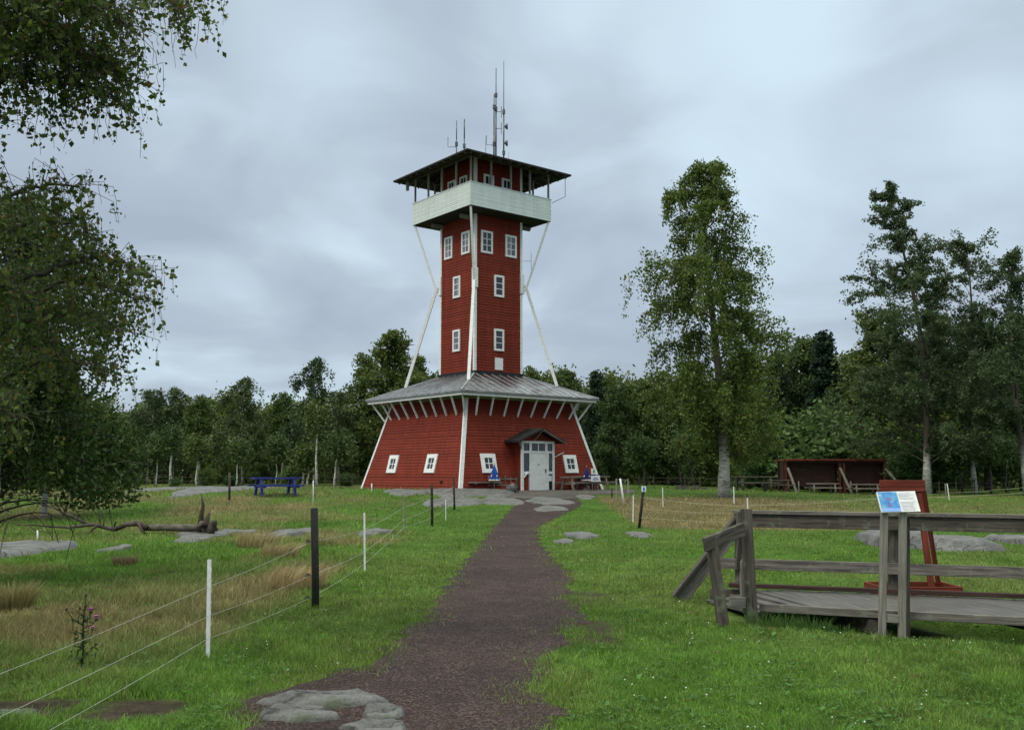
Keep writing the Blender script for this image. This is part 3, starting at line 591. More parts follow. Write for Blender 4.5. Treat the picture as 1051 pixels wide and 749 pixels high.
LT = [
 ('broad_a', 20, 395, 82, 'dense tree at the left edge behind the hanging birch foliage', 1.1),
 ('broad_b', 70, 410, 84, 'mid green tree second from the left edge, behind hanging foliage', 1.1),
 ('broad_c', 112, 425, 78, 'low dense tree just beyond the tip of the hanging foliage', 1.1),
 ('birch_c', 155, 400, 80, 'grey-topped birch at the left end of the open skyline', 1.1),
 ('birch_a', 180, 398, 82, 'birch with a clear white trunk left of the rock slope', 1.0),
 ('birch_b', 205, 405, 78, 'birch standing above the pale rock crest', 1.3),
 ('broad_b', 226, 412, 86, 'dark rounded tree in the dip left of the blue table', 1.0),
 ('birch_a', 250, 388, 76, 'tall full birch directly above the left end of the blue table', 1.05),
 ('broad_c', 268, 440, 74, 'low leafy tree behind the blue table', .9),
 ('birch_b', 290, 402, 82, 'slender dark birch above the right end of the blue table', 1.1),
 ('birch_a', 323, 368, 74, 'tallest slender birch right of the blue table with long white trunk', .85),
 ('birch_c', 347, 402, 79, 'loose birch between the tallest slender birch and the tower', 1.0),
 ('broad_c', 376, 366, 83, 'lower round crown adjoining the big round crown beside the tower', .9),
 ('broad_a', 402, 346, 80, 'large round-crowned tree rising behind the left side of the tower', 1.0),
 ('broad_b', 430, 366, 86, 'tree half hidden behind the left eave of the tower', 1.0),
 ('broad_c', 548, 379, 84, 'tree topping the tower eave right of the shaft', .9),
 ('broad_a', 583, 384, 86, 'round tree behind the right eave of the tower', .9),
 ('spruce', 613, 379, 82, 'narrow dark spruce tip just right of the tower eave', 1.0),
 ('broad_c', 634, 396, 76, 'dark dense tree right of the tower base', 1.0),
 ('broad_a', 662, 394, 78, 'dark tree left of the tall lone birch', .95),
 ('broad_c', 690, 410, 78, 'dense dark tree close behind the tall lone birch', 1.0),
 ('broad_b', 768, 400, 76, 'tree showing right behind the lone birch trunk', 1.1),
 ('spruce', 798, 362, 78, 'spruce right of the lone birch', 1.1),
 ('broad_a', 826, 352, 80, 'round crown above the left half of the red shelter', .85),
 ('spruce', 850, 338, 76, 'pointed spruce left of the leaning windswept birch', 1.1),
 ('broad_c', 856, 405, 72, 'bushy tree right behind the red shelter', 1.2),
 ('broad_c', 905, 325, 72, 'leafy tree under the crown of the leaning windswept birch', 1.2),
 ('broad_b', 962, 325, 70, 'dense tree between the windswept birch and the loose grey birches', 1.2),
 ('broad_a', 1008, 335, 69, 'dense tree below the loose grey birches at right', 1.1),
 ('broad_b', 1048, 322, 71, 'dense tree at the right edge of the view', 1.1),
 ('broad_a', 1085, 330, 71, 'tree cut by the right edge, behind the white double trunk', 1.0)]
for k_, px, yt, Yd, lb, sx in LT: put_tree(k_, px, yt, Yd, lb, sx)
for px, yt, Yd, lb, sx in ((215, 484, 70, 'bright bush behind the pale rock crest', 1.0), (240, 490, 70, 'low bright bush left of the blue table', 1.3), (300, 482, 66, 'bright bush right behind the blue table', 1.0), (356, 488, 66, 'low bush beside the left foot of the tower', 1.2), (182, 492, 68, 'small bush at the foot of the white-trunked birch', 1.2),
                       (842, 438, 67, 'tall bright bush rising behind the red shelter', 1.3), (872, 446, 68, 'bright bush above the right half of the shelter', 1.2), (783, 466, 70, 'bush at the left end of the red shelter', 1.1), (955, 462, 62, 'low bush beyond the red notice frame', 1.4)):
    put_tree('shrub', px, yt, Yd, lb, sx, group='bushes at the foot of the wood')
# slender bare trunks seen at the edge of the wood
def pole_tree(px, ytop, Yd, r, mat, label, lean=0):
    a = G(px, 500); X_ = (px-CX)/F*Yd; zb_ = hz(X_, Yd); d0 = ray(px+lean, ytop); k = Yd/d0[1]
    top = Vector((k*d0[0], Yd, EYE+k*d0[2])); t = thing('slender_tree', (X_, Yd, zb_), label, 'young tree', 'slender trunks at the edge of the wood')
    rg = np.random.default_rng(int(px)); base = Vector((0, 0, -.05)); tp = top-Vector((X_, Yd, zb_)); mb = MB()
    pts = [base.lerp(tp, q/6)+Vector((random.uniform(-.06, .06), random.uniform(-.06, .06), 0)) for q in range(7)]; mb.tube([tuple(p) for p in pts], [r*(1-q/8) for q in range(7)], 6)
    mb.build('trunk', M[mat], t, smooth=True)
    n = 900; c_ = np.array(tp)[None]*rg.uniform(.62, 1.02, (n, 1))+rg.normal(size=(n, 3))*np.array([.45, .45, .3])
    leaf_obj('crown', M['leaf_mid'], rnd_leaves(c_, rg.uniform(.14, .3, n), rg), t)
for px, yt, Yd, r, mt, lb, ln in ((177, 440, 68, .10, 'birch', 'white trunk above the rock slope', 0), (163, 450, 70, .06, 'birch', 'thin pale trunk left of the white trunk above the rock slope', 0), (204, 452, 67, .08, 'birch', 'pale trunk standing on the rock crest', 0), (245, 455, 68, .07, 'birch', 'pale trunk just left of the blue table', 0),
      (311, 462, 66, .10, 'birch', 'leaning white trunk of a pair right of the blue table', 5), (317, 462, 66, .09, 'birch', 'second leaning white trunk of the pair right of the blue table', 3), (327, 415, 65, .09, 'birch', 'straight white trunk between the blue table and the tower', -2), (344, 450, 64, .08, 'birch', 'white trunk closest to the left foot of the tower', 4), (285, 452, 70, .05, 'birch', 'thin trunk behind the blue table', 0), (352, 455, 68, .05, 'bark', 'thin dark trunk beside the tower foot', 0), (126, 455, 68, .07, 'birch', 'thin pale trunk beyond the fallen tree', 1), (52, 450, 64, .08, 'birch', 'pale trunk seen under the hanging foliage at far left', 0),
      (661, 452, 66, .10, 'bark', 'dark trunk behind the leaning black post', -3), (697, 450, 66, .08, 'bark', 'dark trunk above the sawn logs', 0), (711, 450, 68, .10, 'bark', 'thick dark trunk left of the lone birch', -4), (985, 455, 60, .09, 'bark', 'forked grey trunk beyond the notice frame', -3), (1000, 450, 62, .08, 'bark', 'grey trunk right of the forked one', 2), (1014, 452, 60, .10, 'bark', 'dark trunk left of the white double trunk', 0), (1028, 450, 62, .07, 'bark', 'slim trunk near the white double trunk', 2)):
    pole_tree(px, yt, Yd, r, mt, lb, ln)

# the wood behind, one mass
rg = np.random.default_rng(33); VV = []; wd = MB()
def wood_row(x0, x1, Yd, yt0, yt1, dens, step):
    px = x0
    while px < x1:
        yt = random.uniform(yt0, yt1); d0 = ray(px, yt); k = Yd/d0[1]; zt = EYE+k*d0[2]; X_ = (px-CX)/F*Yd; zb_ = hz(X_, Yd); H_ = zt-zb_; Yj = Yd+random.uniform(-3, 3)
        wd.tube([(X_, Yj, zb_), (X_+random.uniform(-.3, .3), Yj, zb_+H_*.5), (X_, Yj, zt-.3)], [.13, .09, .03], 5)
        n = int(dens*H_); t_ = rg.random(n)**.8; nb_ = 26; bl = rg.integers(0, nb_, n); bc = rg.normal(size=(nb_, 3)); bz = rg.random(nb_)
        R2 = 2.6*np.interp(bz, [0, .3, .6, .85, 1], [.9, 1, .75, .35, .08]); cxy = bc[:, :2]/np.linalg.norm(bc[:, :2], axis=1)[:, None]*(R2*rg.uniform(.2, 1, nb_))[:, None]
        Pn = np.stack([X_+cxy[bl, 0], Yj+cxy[bl, 1], zb_+.4+bz[bl]*(H_-.5)], 1)+rg.normal(size=(n, 3))*np.array([.6, .6, .45]); Pn[:, 2] = np.maximum(Pn[:, 2], zb_+.1)
        VV.append(rnd_leaves(Pn, rg.uniform(.22, .5, n), rg)); px += step*random.uniform(.7, 1.3)
wood_row(-60, 460, 90, 402, 428, 210, 19); wood_row(-60, 460, 99, 402, 425, 150, 19)
wood_row(530, 1120, 89, 380, 402, 230, 19); wood_row(530, 1120, 99, 372, 398, 160, 19); wood_row(780, 1120, 84, 352, 378, 230, 21)
wood_row(-80, 470, 108, 405, 430, 150, 16); wood_row(520, 1130, 108, 385, 400, 160, 16)
stf = npmesh('woodland', M['leaf_mid'], np.concatenate(VV), np.arange(sum(len(v) for v in VV)), np.full(sum(len(v) for v in VV)//4, 4)); tag(stf, 'dark wood closing the meadow behind the single trees', 'woodland', kind='stuff')
wt_ = wd.build('woodland_trunks', M['bark'], stf); 

# tall lone birch right of the tower
def special(px, ybase_Y, ytop, label, mat_leaf, bark='oldbirch', name='birch_tree', cat='birch tree', **k):
    X_ = (px-CX)/F*ybase_Y; zb_ = hz(X_, ybase_Y); d0 = ray(px, ytop); kk = ybase_Y/d0[1]; H_ = EYE+kk*d0[2]-zb_
    t = thing(name, (X_, ybase_Y, zb_-.05), label, cat); wd_, lv = gen_tree(H=H_, **k); wd_.build('trunk', M[bark], t, smooth=True); wd_.br.build('branches', M['bark'], t, smooth=True); leaf_obj('crown', M[mat_leaf], lv, t); return t
def pf_lone(t):
    return float(np.interp(t, [0, .1, .22, .35, .45, .55, .62, .72, .82, .92, 1], [.80, .90, .92, .95, .98, 1.0, .74, .68, .46, .38, .2]))
special(737, 45, 160, 'tall lone birch with full drooping crown between tower and red shelter', 'leaf_birch', seed=21, R=3.5, cbase=1.75, prof=pf_lone, nb=70, nleaf=74000, ls=.14, tr=.24, up=.6, droop=.85, subs=12, sig=.115, zmin=1.75, lean=(-.02, 0))
special(952, 58, 198, 'tall windswept birch with its tip leaning left, behind the red notice frame', 'leaf_pale', seed=23, R=4.4, cbase=1.6, prof=lambda t: float(np.interp(t, [0, .2, .4, .55, .7, .85, 1], [1, 1.1, .98, .78, .5, .36, .2])), nb=66, nleaf=56000, ls=.155, tr=.22, up=.6, droop=.45, subs=12, sig=.12, lean=(-.09, 0), wind=.45)
special(1000, 60, 252, 'loose grey-leaved birch at the right with an open see-through crown', 'leaf_pale', seed=24, R=4.2, cbase=3.4, prof=pf_loose, nb=44, nleaf=22000, ls=.155, tr=.15, up=.8, droop=.5, subs=9, sig=.13, wind=.3)
special(1046, 57, 262, 'birch with white double trunk cut by the right edge', 'leaf_pale', seed=25, R=3.8, cbase=3.2, prof=pf_loose, nb=46, nleaf=25000, ls=.155, tr=.2, up=.8, droop=.5, subs=9, sig=.13, wind=.3)

# near birch on the left: trunk out of view, hanging sprays in view
def near_birch():
    t = thing('weeping_birch', (-6.2, 9.2, hz(-6.2, 9.2)), 'near birch whose leafy sprays hang into the upper left of the view', 'birch tree'); off = np.array(t.location)
    wd_ = MB(); tp = [(-6.2, 9.2, 0), (-6.1, 9.1, 2.5), (-5.9, 9.0, 5), (-5.6, 8.9, 7.2), (-5.3, 8.7, 8.4)]; wd_.tube(tp, [.2, .17, .13, .08, .03], 9)
    limbs = [
     ([(-90, 120), (-20, 40), (60, 5), (130, -10), (172, -4), (196, 18)], 8.3, .042, 120, .55),
     ([(-90, 160), (-15, 90), (40, 60), (90, 55), (125, 75)], 8.0, .03, 90, .42),
     ([(-100, 10), (0, -40), (80, -50), (150, -40), (190, -20)], 8.8, .04, 130, .55),
     ([(-90, 60), (-20, 0), (40, -10), (100, 10), (140, 30)], 7.7, .03, 120, .5),
     ([(-90, 60), (-30, 25), (10, 20), (50, 30), (70, 45)], 7.9, .03, 90, .45),
     ([(-80, 70), (-10, 75), (50, 80), (90, 92), (120, 104)], 8.1, .02, 130, .48),
     ([(-80, 40), (-10, 40), (50, 55), (100, 68), (138, 84)], 8.4, .02, 110, .45),
     ([(-90, 20), (-20, 5), (40, 20), (90, 45), (128, 78)], 8.1, .026, 130, .5),
     ([(-90, 30), (-10, -10), (50, -15), (100, 0), (120, 20)], 8.5, .026, 120, .45),
     ([(-90, -20), (0, -25), (60, -30), (110, -30)], 7.6, .026, 120, .6),
     ([(-90, 165), (-50, 120), (-20, 110), (8, 125)], 8.2, .02, 40, .35),
     ([(-100, 300), (-40, 235), (10, 200), (50, 188), (82, 192)], 8.6, .03, 100, .55),
     ([(-100, 320), (-20, 250), (40, 225), (85, 232), (92, 245)], 9.2, .03, 100, .55),
     ([(-100, 360), (-10, 300), (60, 272), (105, 264), (130, 270), (148, 290)], 8.9, .035, 150, .42),
     ([(-100, 380), (0, 310), (60, 290), (110, 292), (140, 310)], 9.6, .03, 140, .48),
     ([(-100, 420), (-20, 350), (40, 325), (90, 325), (122, 340)], 9.0, .03, 120, .5),
     ([(-100, 470), (-20, 400), (40, 370), (80, 372), (108, 385)], 9.6, .03, 110, .5),
     ([(-100, 250), (-30, 270), (0, 290), (30, 310)], 8.4, .03, 80, .6),
     ([(-100, 400), (-40, 400), (-10, 410), (16, 430)], 8.0, .02, 60, .7)]
    rs = random.Random(5); rg = np.random.default_rng(5); LP = []
    for pts, Yd, r, ns, hang in limbs:
        zz = [P(px, py, Yd+.25*math.sin(i*1.7+Yd)) for i, (px, py) in enumerate(pts)]
        # smooth
        Q = []
        for i in range(len(zz)-1):
            for q in range(4): Q.append(zz[i].lerp(zz[i+1], q/4)+Vector((rs.uniform(-.02, .02), rs.uniform(-.03, .03), rs.uniform(-.02, .02))))
        Q.append(zz[-1]); wd_.tube([tuple(p) for p in Q], [r*(1-i/len(Q))**.9+.003 for i in range(len(Q))], 5, False)
        for s_i in range(int(ns*(.95 if pts[0][1] < 200 else .8))):
            u_ = rs.random()**.75*(len(Q)-1.01); k = int(u_); p = Q[k].lerp(Q[k+1], u_-k)
            az_ = rs.uniform(0, 6.28); sp = rs.uniform(.05, .38); d = Vector((math.cos(az_)*sp, math.sin(az_)*sp*1.6, rs.uniform(-.05, .22)))
            Lh = hang*rs.uniform(.25, 1.15)*(1.15-.5*u_/len(Q)); pts2 = [p]; c_ = p+d*.5; pts2.append(c_); c_ = c_+d*.5+Vector((0, 0, -.04)); pts2.append(c_)
            m_ = max(2, int(Lh/.07))
            for q in range(m_):
                c_ = c_+Vector((rs.uniform(-.02, .03), rs.uniform(-.02, .02), -Lh/m_)); pts2.append(c_)
            wd_.tube([tuple(q) for q in pts2], [.0035-.002*i/len(pts2) for i in range(len(pts2))], 3, False)
            if rs.random() < .12: continue
            for i in range(1, len(pts2)):
                for _ in range(rs.choice((1, 2, 3, 4)) if i > 1 else 1):
                    f_ = rs.random(); q = pts2[i-1].lerp(pts2[i], f_); LP.append((q.x+rs.gauss(0, .028), q.y+rs.gauss(0, .028), q.z+rs.gauss(0, .02)-.01))
    LP = np.array(LP)-off; lv = rnd_leaves(LP, rg.uniform(.022, .066, len(LP)), rg, aspect=.85)
    wd_.build('trunk', M['bark'], t, off=off, smooth=True); leaf_obj('crown', M['leaf_near'], lv, t)
near_birch()
special(-8, 14.5, 200, 'drooping birch at the left edge reaching down to the fallen tree', 'leaf_near', seed=31, R=2.0, cbase=.9, prof=lambda t: float(np.interp(t, [0, .2, .5, .75, 1], [.85, .9, .95, .75, .3])), nb=76, nleaf=60000, ls=.078, tr=.10, up=.5, droop=.9, subs=9, sig=.14, zmin=1.5, name='weeping_birch')
special(48, 33, 345, 'mid-distance drooping birch behind the hanging sprays at left', 'leaf_near', seed=32, R=2.6, cbase=1.4, prof=pf_birch, nb=64, nleaf=36000, ls=.15, tr=.08, up=.5, droop=.8, subs=8, sig=.17, zmin=.9, name='weeping_birch')

# ------------------------------------------------------------------ lookout tower
tw = thing('lookout_tower', (TCX, TCY, .70), 'tall red wooden lookout tower with flared base, white gallery and corner struts', 'tower', rz=PHI)
HB, KS, ZT = 4.92, .254, 4.85
def hb(z): return HB-KS*z
ZS0, ZS1, HS = 6.30, 18.75, 1.68
def skirt_z(h): return 6.44-(h-1.68)/3.11*1.31
def claps(name, mat, z0, z1, hf, pitch, d=.028, parent=tw):
    mb = MB(); n = int(round((z1-z0)/pitch)); ring = []
    for i in range(n):
        a = z0+(z1-z0)*i/n; b_ = z0+(z1-z0)*(i+1)/n; ring += [(hf(a)+d, a), (hf(b_)+.004, b_-.004)]
    for h, z in ring: mb.v += [(-h, -h, z), (h, -h, z), (h, h, z), (-h, h, z)]
    for i in range(len(ring)-1):
        for k in range(4): k2 = (k+1) % 4; mb.f.append((i*4+k, i*4+k2, (i+1)*4+k2, (i+1)*4+k)); mb.uv += [(0, 0)]*4
    return mb.build(name, mat, parent)
claps('base_wall', M['red'], -.35, ZT, hb, .155)
claps('shaft_wall', M['red'], ZS0, ZS1, lambda z: HS, .155)
FACES = {'door': ((1, 0, 0), (0, -1, 0)), 'left': ((0, -1, 0), (-1, 0, 0)), 'back': ((-1, 0, 0), (0, 1, 0)), 'far': ((0, 1, 0), (1, 0, 0))}
def fr(face, z, slope):
    U, Nn = (Vector(v) for v in FACES[face])
    if slope:
        S = (Vector((0, 0, 1))-Nn*KS).normalized(); N2 = (Nn+Vector((0, 0, KS))).normalized(); return Nn*hb(z)+Vector((0, 0, z)), U, N2, S
    return Nn*HS+Vector((0, 0, z)), U, Nn, Vector((0, 0, 1))
def window(face, u, z, w, h, slope, mw, nh, glass='glass', fw=.12):
    O, U, Nn, S = fr(face, z, slope); O = O+U*u; b0 = .005; f = MB()
    f.obox(O, U, Nn, S, -w/2, -w/2+fw, b0, .085, -h/2, h/2).obox(O, U, Nn, S, w/2-fw, w/2, b0, .085, -h/2, h/2)
    f.obox(O, U, Nn, S, -w/2+fw, w/2-fw, b0, .088, h/2-fw, h/2).obox(O, U, Nn, S, -w/2+fw, w/2-fw, b0, .088, -h/2, -h/2+fw)
    fo = f.build('window', M['white'], tw, bevel=.006)
    g = MB(); g.obox(O, U, Nn, S, -w/2+fw, w/2-fw, b0-.02, .038, -h/2+fw, h/2-fw); g.build('pane', M[glass], fo)
    s = MB(); iw = w-2*fw; ih = h-2*fw
    for i in range(1, mw): x_ = -iw/2+iw*i/mw; s.obox(O, U, Nn, S, x_-.022, x_+.022, .040, .062, -ih/2, ih/2)
    for i in range(1, nh): y_ = -ih/2+ih*i/nh; s.obox(O, U, Nn, S, -iw/2, iw/2, .040, .058, y_-.02, y_+.02)
    s.build('glazing_bars', M['white'], fo); return fo
for u, gl in ((-.88, 'glass'), (.86, 'glass2')): window('door', u, 13.93, .82, 1.30, False, 2, 3, gl)
window('door', 0, 11.5, .70, 1.25, False, 1, 3); window('door', 0, 8.41, .70, 1.25, False, 1, 3)
for u, gl in ((-.86, 'glass2'), (.86, 'glass2')): window('left', u, 13.93, .80, 1.30, False, 2, 3, gl)
window('left', 0, 11.5, .70, 1.25, False, 1, 3, 'glass2'); window('left', 0, 8.41, .70, 1.25, False, 1, 3, 'glass2')
for u in (-.75, .55): window('door', u, 17.3, .72, 1.15, False, 2, 2)
for u in (-.6, .6): window('left', u, 17.3, .72, 1.15, False, 2, 2)
for fc in ('back', 'far'):
    for u in (-.86, .86): window(fc, u, 13.93, .8, 1.3, False, 2, 3)
    window(fc, 0, 11.5, .7, 1.25, False, 1, 3)
for fc, u in (('left', -2.0), ('left', 1.82), ('door', -2.88), ('door', 2.79), ('back', -2), ('back', 2), ('far', -2), ('far', 2)): window(fc, u, 1.42, .96, 1.02, True, 2, 2, fw=.22 if fc in ('door', 'left') else .18)
O, U, Nn, S = fr('door', 7.05, False); MB().obox(O, U, Nn, S, -.28, .28, 0, .06, -.34, .34).build('vent_cover', M['white'], tw)
# corner boards
for sx_, sy_ in ((-1, -1), (1, -1), (1, 1), (-1, 1)):
    mb = MB()
    for (ax, ay) in ((1, 0), (0, 1)):
        pts = []
        for z in (-.3, ZT): h = hb(z)+.045; pts.append(Vector((sx_*h, sy_*h, z)))
        d = Vector((-sx_*ax, -sy_*ay, 0)); nrm = Vector((sx_*ay, sy_*ax, 0)); n0 = len(mb.v)
        for p in pts:
            for a_, b_ in ((0, 0), (.17, 0), (.17, -.06), (0, -.06)): mb.v.append(tuple(p+d*a_+nrm*(b_+(.003 if ax else 0))))
        for f_ in ((0, 1, 5, 4), (1, 2, 6, 5), (2, 3, 7, 6), (3, 0, 4, 7), (3, 2, 1, 0), (4, 5, 6, 7)): mb.f.append(tuple(n0+i for i in f_)); mb.uv += [(0, 0)]*4
    mb.build('corner_board', M['white'], tw)
    mb = MB(); h = HS+.035
    mb.box((sx_*(h-.07), sy_*(h-.02), (ZS0+ZS1)/2), (.16, .05, ZS1-ZS0)); mb.box((sx_*(h-.018), sy_*(h-.085), (ZS0+ZS1)/2), (.048, .12, ZS1-ZS0-.01)); mb.build('corner_board', M['white'], tw)
# skirt roof
def hip_roof(e, ze, s, zs, th, name, mat, parent):
    mb = MB(); R4 = lambda h, z: [(-h, -h, z), (h, -h, z), (h, h, z), (-h, h, z)]
    mb.v = R4(e, ze)+R4(s, zs)+R4(e, ze-th)+R4(s, zs-th)
    for k in range(4):
        k2 = (k+1) % 4; mb.f += [(k, k2, 4+k2, 4+k), (8+k2, 8+k, 12+k, 12+k2), (8+k, 8+k2, k2, k)]
    if s < .2: mb.f += [(4, 5, 6, 7)]
    mb.uv = [(0, 0)]*(4*len(mb.f)); return mb.build(name, mat, parent)
sk = hip_roof(4.79, 5.13, 1.68, 6.44, .09, 'skirt_roof', M['roofmetal'], tw)
mb = MB()
for fc, (U, Nn) in FACES.items():
    U = Vector(U); Nn = Vector(Nn)
    for i in range(17):
        u = -4.4+.55*i; h1 = max(1.70, abs(u)+.03)
        a = Nn*4.80+U*u+Vector((0, 0, skirt_z(4.79)+.012)); b_ = Nn*h1+U*u+Vector((0, 0, skirt_z(h1)+.012)); 
        if (a-b_).length > .15: mb.beam(a, b_, .035, .05)
for sx_, sy_ in ((-1, -1), (1, -1), (1, 1), (-1, 1)): mb.beam((sx_*4.8, sy_*4.8, 5.15), (sx_*1.7, sy_*1.7, 6.45), .09, .06)
M['seam'] = simple('highlight_seam_metal', (.30, .31, .32), (.48, .49, .50), 5, .4, 0, metal=.4); mb.build('standing_seams', M['seam'], sk)  # seams paler than the roof sheet: highlights along the ribs put into the colour
mb = MB()
for k, (U, Nn) in enumerate(FACES.values()):
    U = Vector(U); Nn = Vector(Nn); mb.obox(Nn*1.68, U, Nn, (0, 0, 1), -1.76, 1.76, .03, .09, 6.36, 6.58)
mb.build('flashing', M['roofedge'], sk)
mb = MB(); 
for k, (U, Nn) in enumerate(FACES.values()):
    U = Vector(U); Nn = Vector(Nn); e_ = 4.70 if k % 2 else 4.64
    mb.obox(Nn*4.66, U, Nn, (0, 0, 1), -e_, e_, 0, .05, 4.90, 5.035)
mb.build('eave_fascia', M['white'], sk)
for fc, (U, Nn) in FACES.items():
    U = Vector(U); Nn = Vector(Nn)
    for i in range(8):
        u = -3.5+i*1.0; zz = 3.95; a = Nn*(hb(zz)+.05)+U*u*.93+Vector((0, 0, zz)); b_ = Nn*(hb(zz)+.62)+U*u+Vector((0, 0, 4.99)); MB().beam(a, b_, .065, .09, up=Nn).build('eave_bracket', M['white'], tw)
for sx_, sy_ in ((-1, -1), (1, -1), (1, 1), (-1, 1)):
    h = hb(3.9)+.04; MB().beam((sx_*h, sy_*h, 3.9), (sx_*(h+.58), sy_*(h+.58), 4.97), .07, .09, up=(sx_, sy_, 0)).build('eave_bracket', M['white'], tw)
# long struts
for sx_, sy_ in ((-1, -1), (1, -1), (1, 1), (-1, 1)):
    up = Vector((sx_, sy_, 0)).normalized(); zj = 11.75
    MB().beam((sx_*3.12, sy_*3.12, skirt_z(3.12)+.02), (sx_*1.84, sy_*1.84, zj), .165, .165, up=up).build('strut', M['white'], tw)
    MB().beam((sx_*1.84, sy_*1.84, zj-.35), (sx_*2.80, sy_*2.80, 15.46), .115, .115, up=up).build('strut', M['white'], tw)
    mb = MB(); mb.box((sx_*1.735, sy_*1.67, zj+.05), (.13, .27, 1.15)); mb.box((sx_*1.67, sy_*1.738, zj+.05), (.27, .13, 1.12)); mb.build('strut_block', M['white'], tw, bevel=.02)
# gallery
mb = MB(); mb.box((0, 0, 15.52), (5.74, 5.74, .12)); mb.build('gallery_floor', M['black'], tw)
for u in (-1.35, 1.5):
    q = MB(); q.tube([(-2.45, u, 15.30), (2.55, u, 15.30)], .15, 10); q.build('gallery_joist', M['greywood'], tw, smooth=True)
pw = claps('gallery_parapet', M['parapet'], 15.50, 16.79, lambda z: 2.90, .118, .022)
mb = MB()
for k, (U, Nn) in enumerate(FACES.values()):
    U = Vector(U); Nn = Vector(Nn); e_ = 2.94 if k % 2 else 2.84
    mb.obox(Nn*2.84, U, Nn, (0, 0, 1), -e_, e_, 0, .10, 16.79, 16.83)
    mb.obox(Nn*2.82, U, Nn, (0, 0, 1), -2.82, 2.82, 0, .015, 15.6, 16.789)
mb.build('parapet_rail', M['parapet'], pw)
for fc, (U, Nn) in FACES.items():
    U = Vector(U); Nn = Vector(Nn)
    for i in range(4):
        u = -2.80+i*1.40; MB().obox(Nn*2.80, U, Nn, (0, 0, 1), u-.045, u+.045, -.045, .045, 15.6, 18.40).build('gallery_post', M['palewood'], tw)
rf = hip_roof(3.74, 18.25, .06, 19.45, .07, 'roof', M['roofedge'], tw)
mb = MB(); rs_ = 1.2/3.68
for k, (U, Nn) in enumerate(FACES.values()):
    U = Vector(U); Nn = Vector(Nn); e_ = 2.88 if k % 2 else 2.72
    mb.obox(Nn*2.80, U, Nn, (0, 0, 1), -e_, e_, -.08, .08, 18.28, 18.44)
    for i in range(11):
        u = -3.4+i*.68; h1 = max(abs(u)+.02, 1.7); 
        if 3.68-h1 > .1: mb.beam(Nn*3.68+U*u+Vector((0, 0, 18.13)), Nn*h1+U*u+Vector((0, 0, 18.13+(3.68-h1)*rs_)), .07, .12)
mb.build('rafters', M['darkwood'], rf)
mb = MB()
for k, (U, Nn) in enumerate(FACES.values()):
    U = Vector(U); Nn = Vector(Nn); e_ = 3.76 if k % 2 else 3.735; mb.obox(Nn*3.74, U, Nn, (0, 0, 1), -e_, e_, 0, .025, 18.165, 18.262)
mb.build('roof_edge', M['black'], rf)
# lamps and gear under the roof edge
def lpt(px, py, d=0.0):          # point near the tower axis plane, in tower coordinates
    p = P(px, py, 56.0+d)-Vector((TCX, TCY, .70)); c_, s_ = math.cos(-PHI), math.sin(-PHI); return Vector((p.x*c_-p.y*s_, p.x*s_+p.y*c_, p.z))
def roofz(q): return 19.45-max(abs(q.x), abs(q.y))*1.2/3.74
def antenna(px, py0, r, d, extra=(), r2=None):
    a = lpt(px, 150, d); a.z = roofz(a)-.02; b_ = lpt(px, py0, d); b_.x = a.x; b_.y = a.y; mb = MB(); m_ = a.lerp(b_, .55)
    mb.tube([a, m_], r, 6); mb.tube([m_, b_], r2 or r*.55, 6); o = mb.build('antenna', M['metalpost'], tw, smooth=True)
    for kind, yy, dx in extra:
        z = lpt(px, yy, d).z; q = Vector((a.x, a.y, z)); X1 = Vector((math.cos(-PHI), math.sin(-PHI), 0))
        if kind == 'arm': MB().tube([q, q+X1*dx, q+X1*dx+Vector((0, 0, .6))], .02, 5).build('antenna_arm', M['metalpost'], o)
        if kind == 'loop': MB().tube([q, q+X1*dx], .02, 5).tube([q+X1*dx-Vector((0, 0, .35)), q+X1*dx+Vector((0, 0, .35))], .02, 5).build('dipole', M['metalpost'], o)
        if kind == 'dish': MB().tube([q+X1*.05, q+X1*.16, q+X1*.24], [.05, .17, .19], 12).build('dish', M['metalpost'], o, smooth=True)
        if kind == 'ring': MB().tube([q-Vector((0, 0, .12)), q+Vector((0, 0, .12))], .09, 8).build('clamp', M['metalpost'], o)
antenna(468.5, 124, .035, -.6, (('arm', 151, -.5), ('ring', 148, 0)), .03)
antenna(476.5, 122.5, .04, -.4, (('ring', 150, 0),), .04)
antenna(498.5, 140, .02, .2)
antenna(507, 97, .05, .0, (('ring', 110, 0), ('arm', 149, -.45), ('ring', 148, 0)), .035)
antenna(509, 70, .05, .15, (('loop', 115, .32), ('loop', 132, .32), ('ring', 98, 0), ('ring', 112, 0)), .03)
antenna(517, 63, .045, .1, (('ring', 115, 0), ('dish', 130, 0), ('dish', 147, 0), ('ring', 157, 0)), .022)
antenna(522, 156, .015, .1)
q = MB(); q.tube([(3.5, -3.5, 18.2), (3.5, -3.5, 16.95), (2.95, -2.95, 16.6)], .018, 5); q.build('cable', M['metalpost'], tw)
q = MB(); q.box((-3.2, 3.05, 17.85), (.14, .14, .5)).tube([(-3.2, 3.05, 18.1), (-3.2, 3.05, 18.35)], .02, 5); q.build('lamp', M['palewood'], tw)
q = MB(); q.tube([(1.75, -1.7, 13.2), (2.15, -2.0, 13.2)], .012, 4).tube([(2.15, -2.0, 12.7), (2.15, -2.0, 13.7)], .012, 4); q.build('antenna', M['metalpost'], tw)
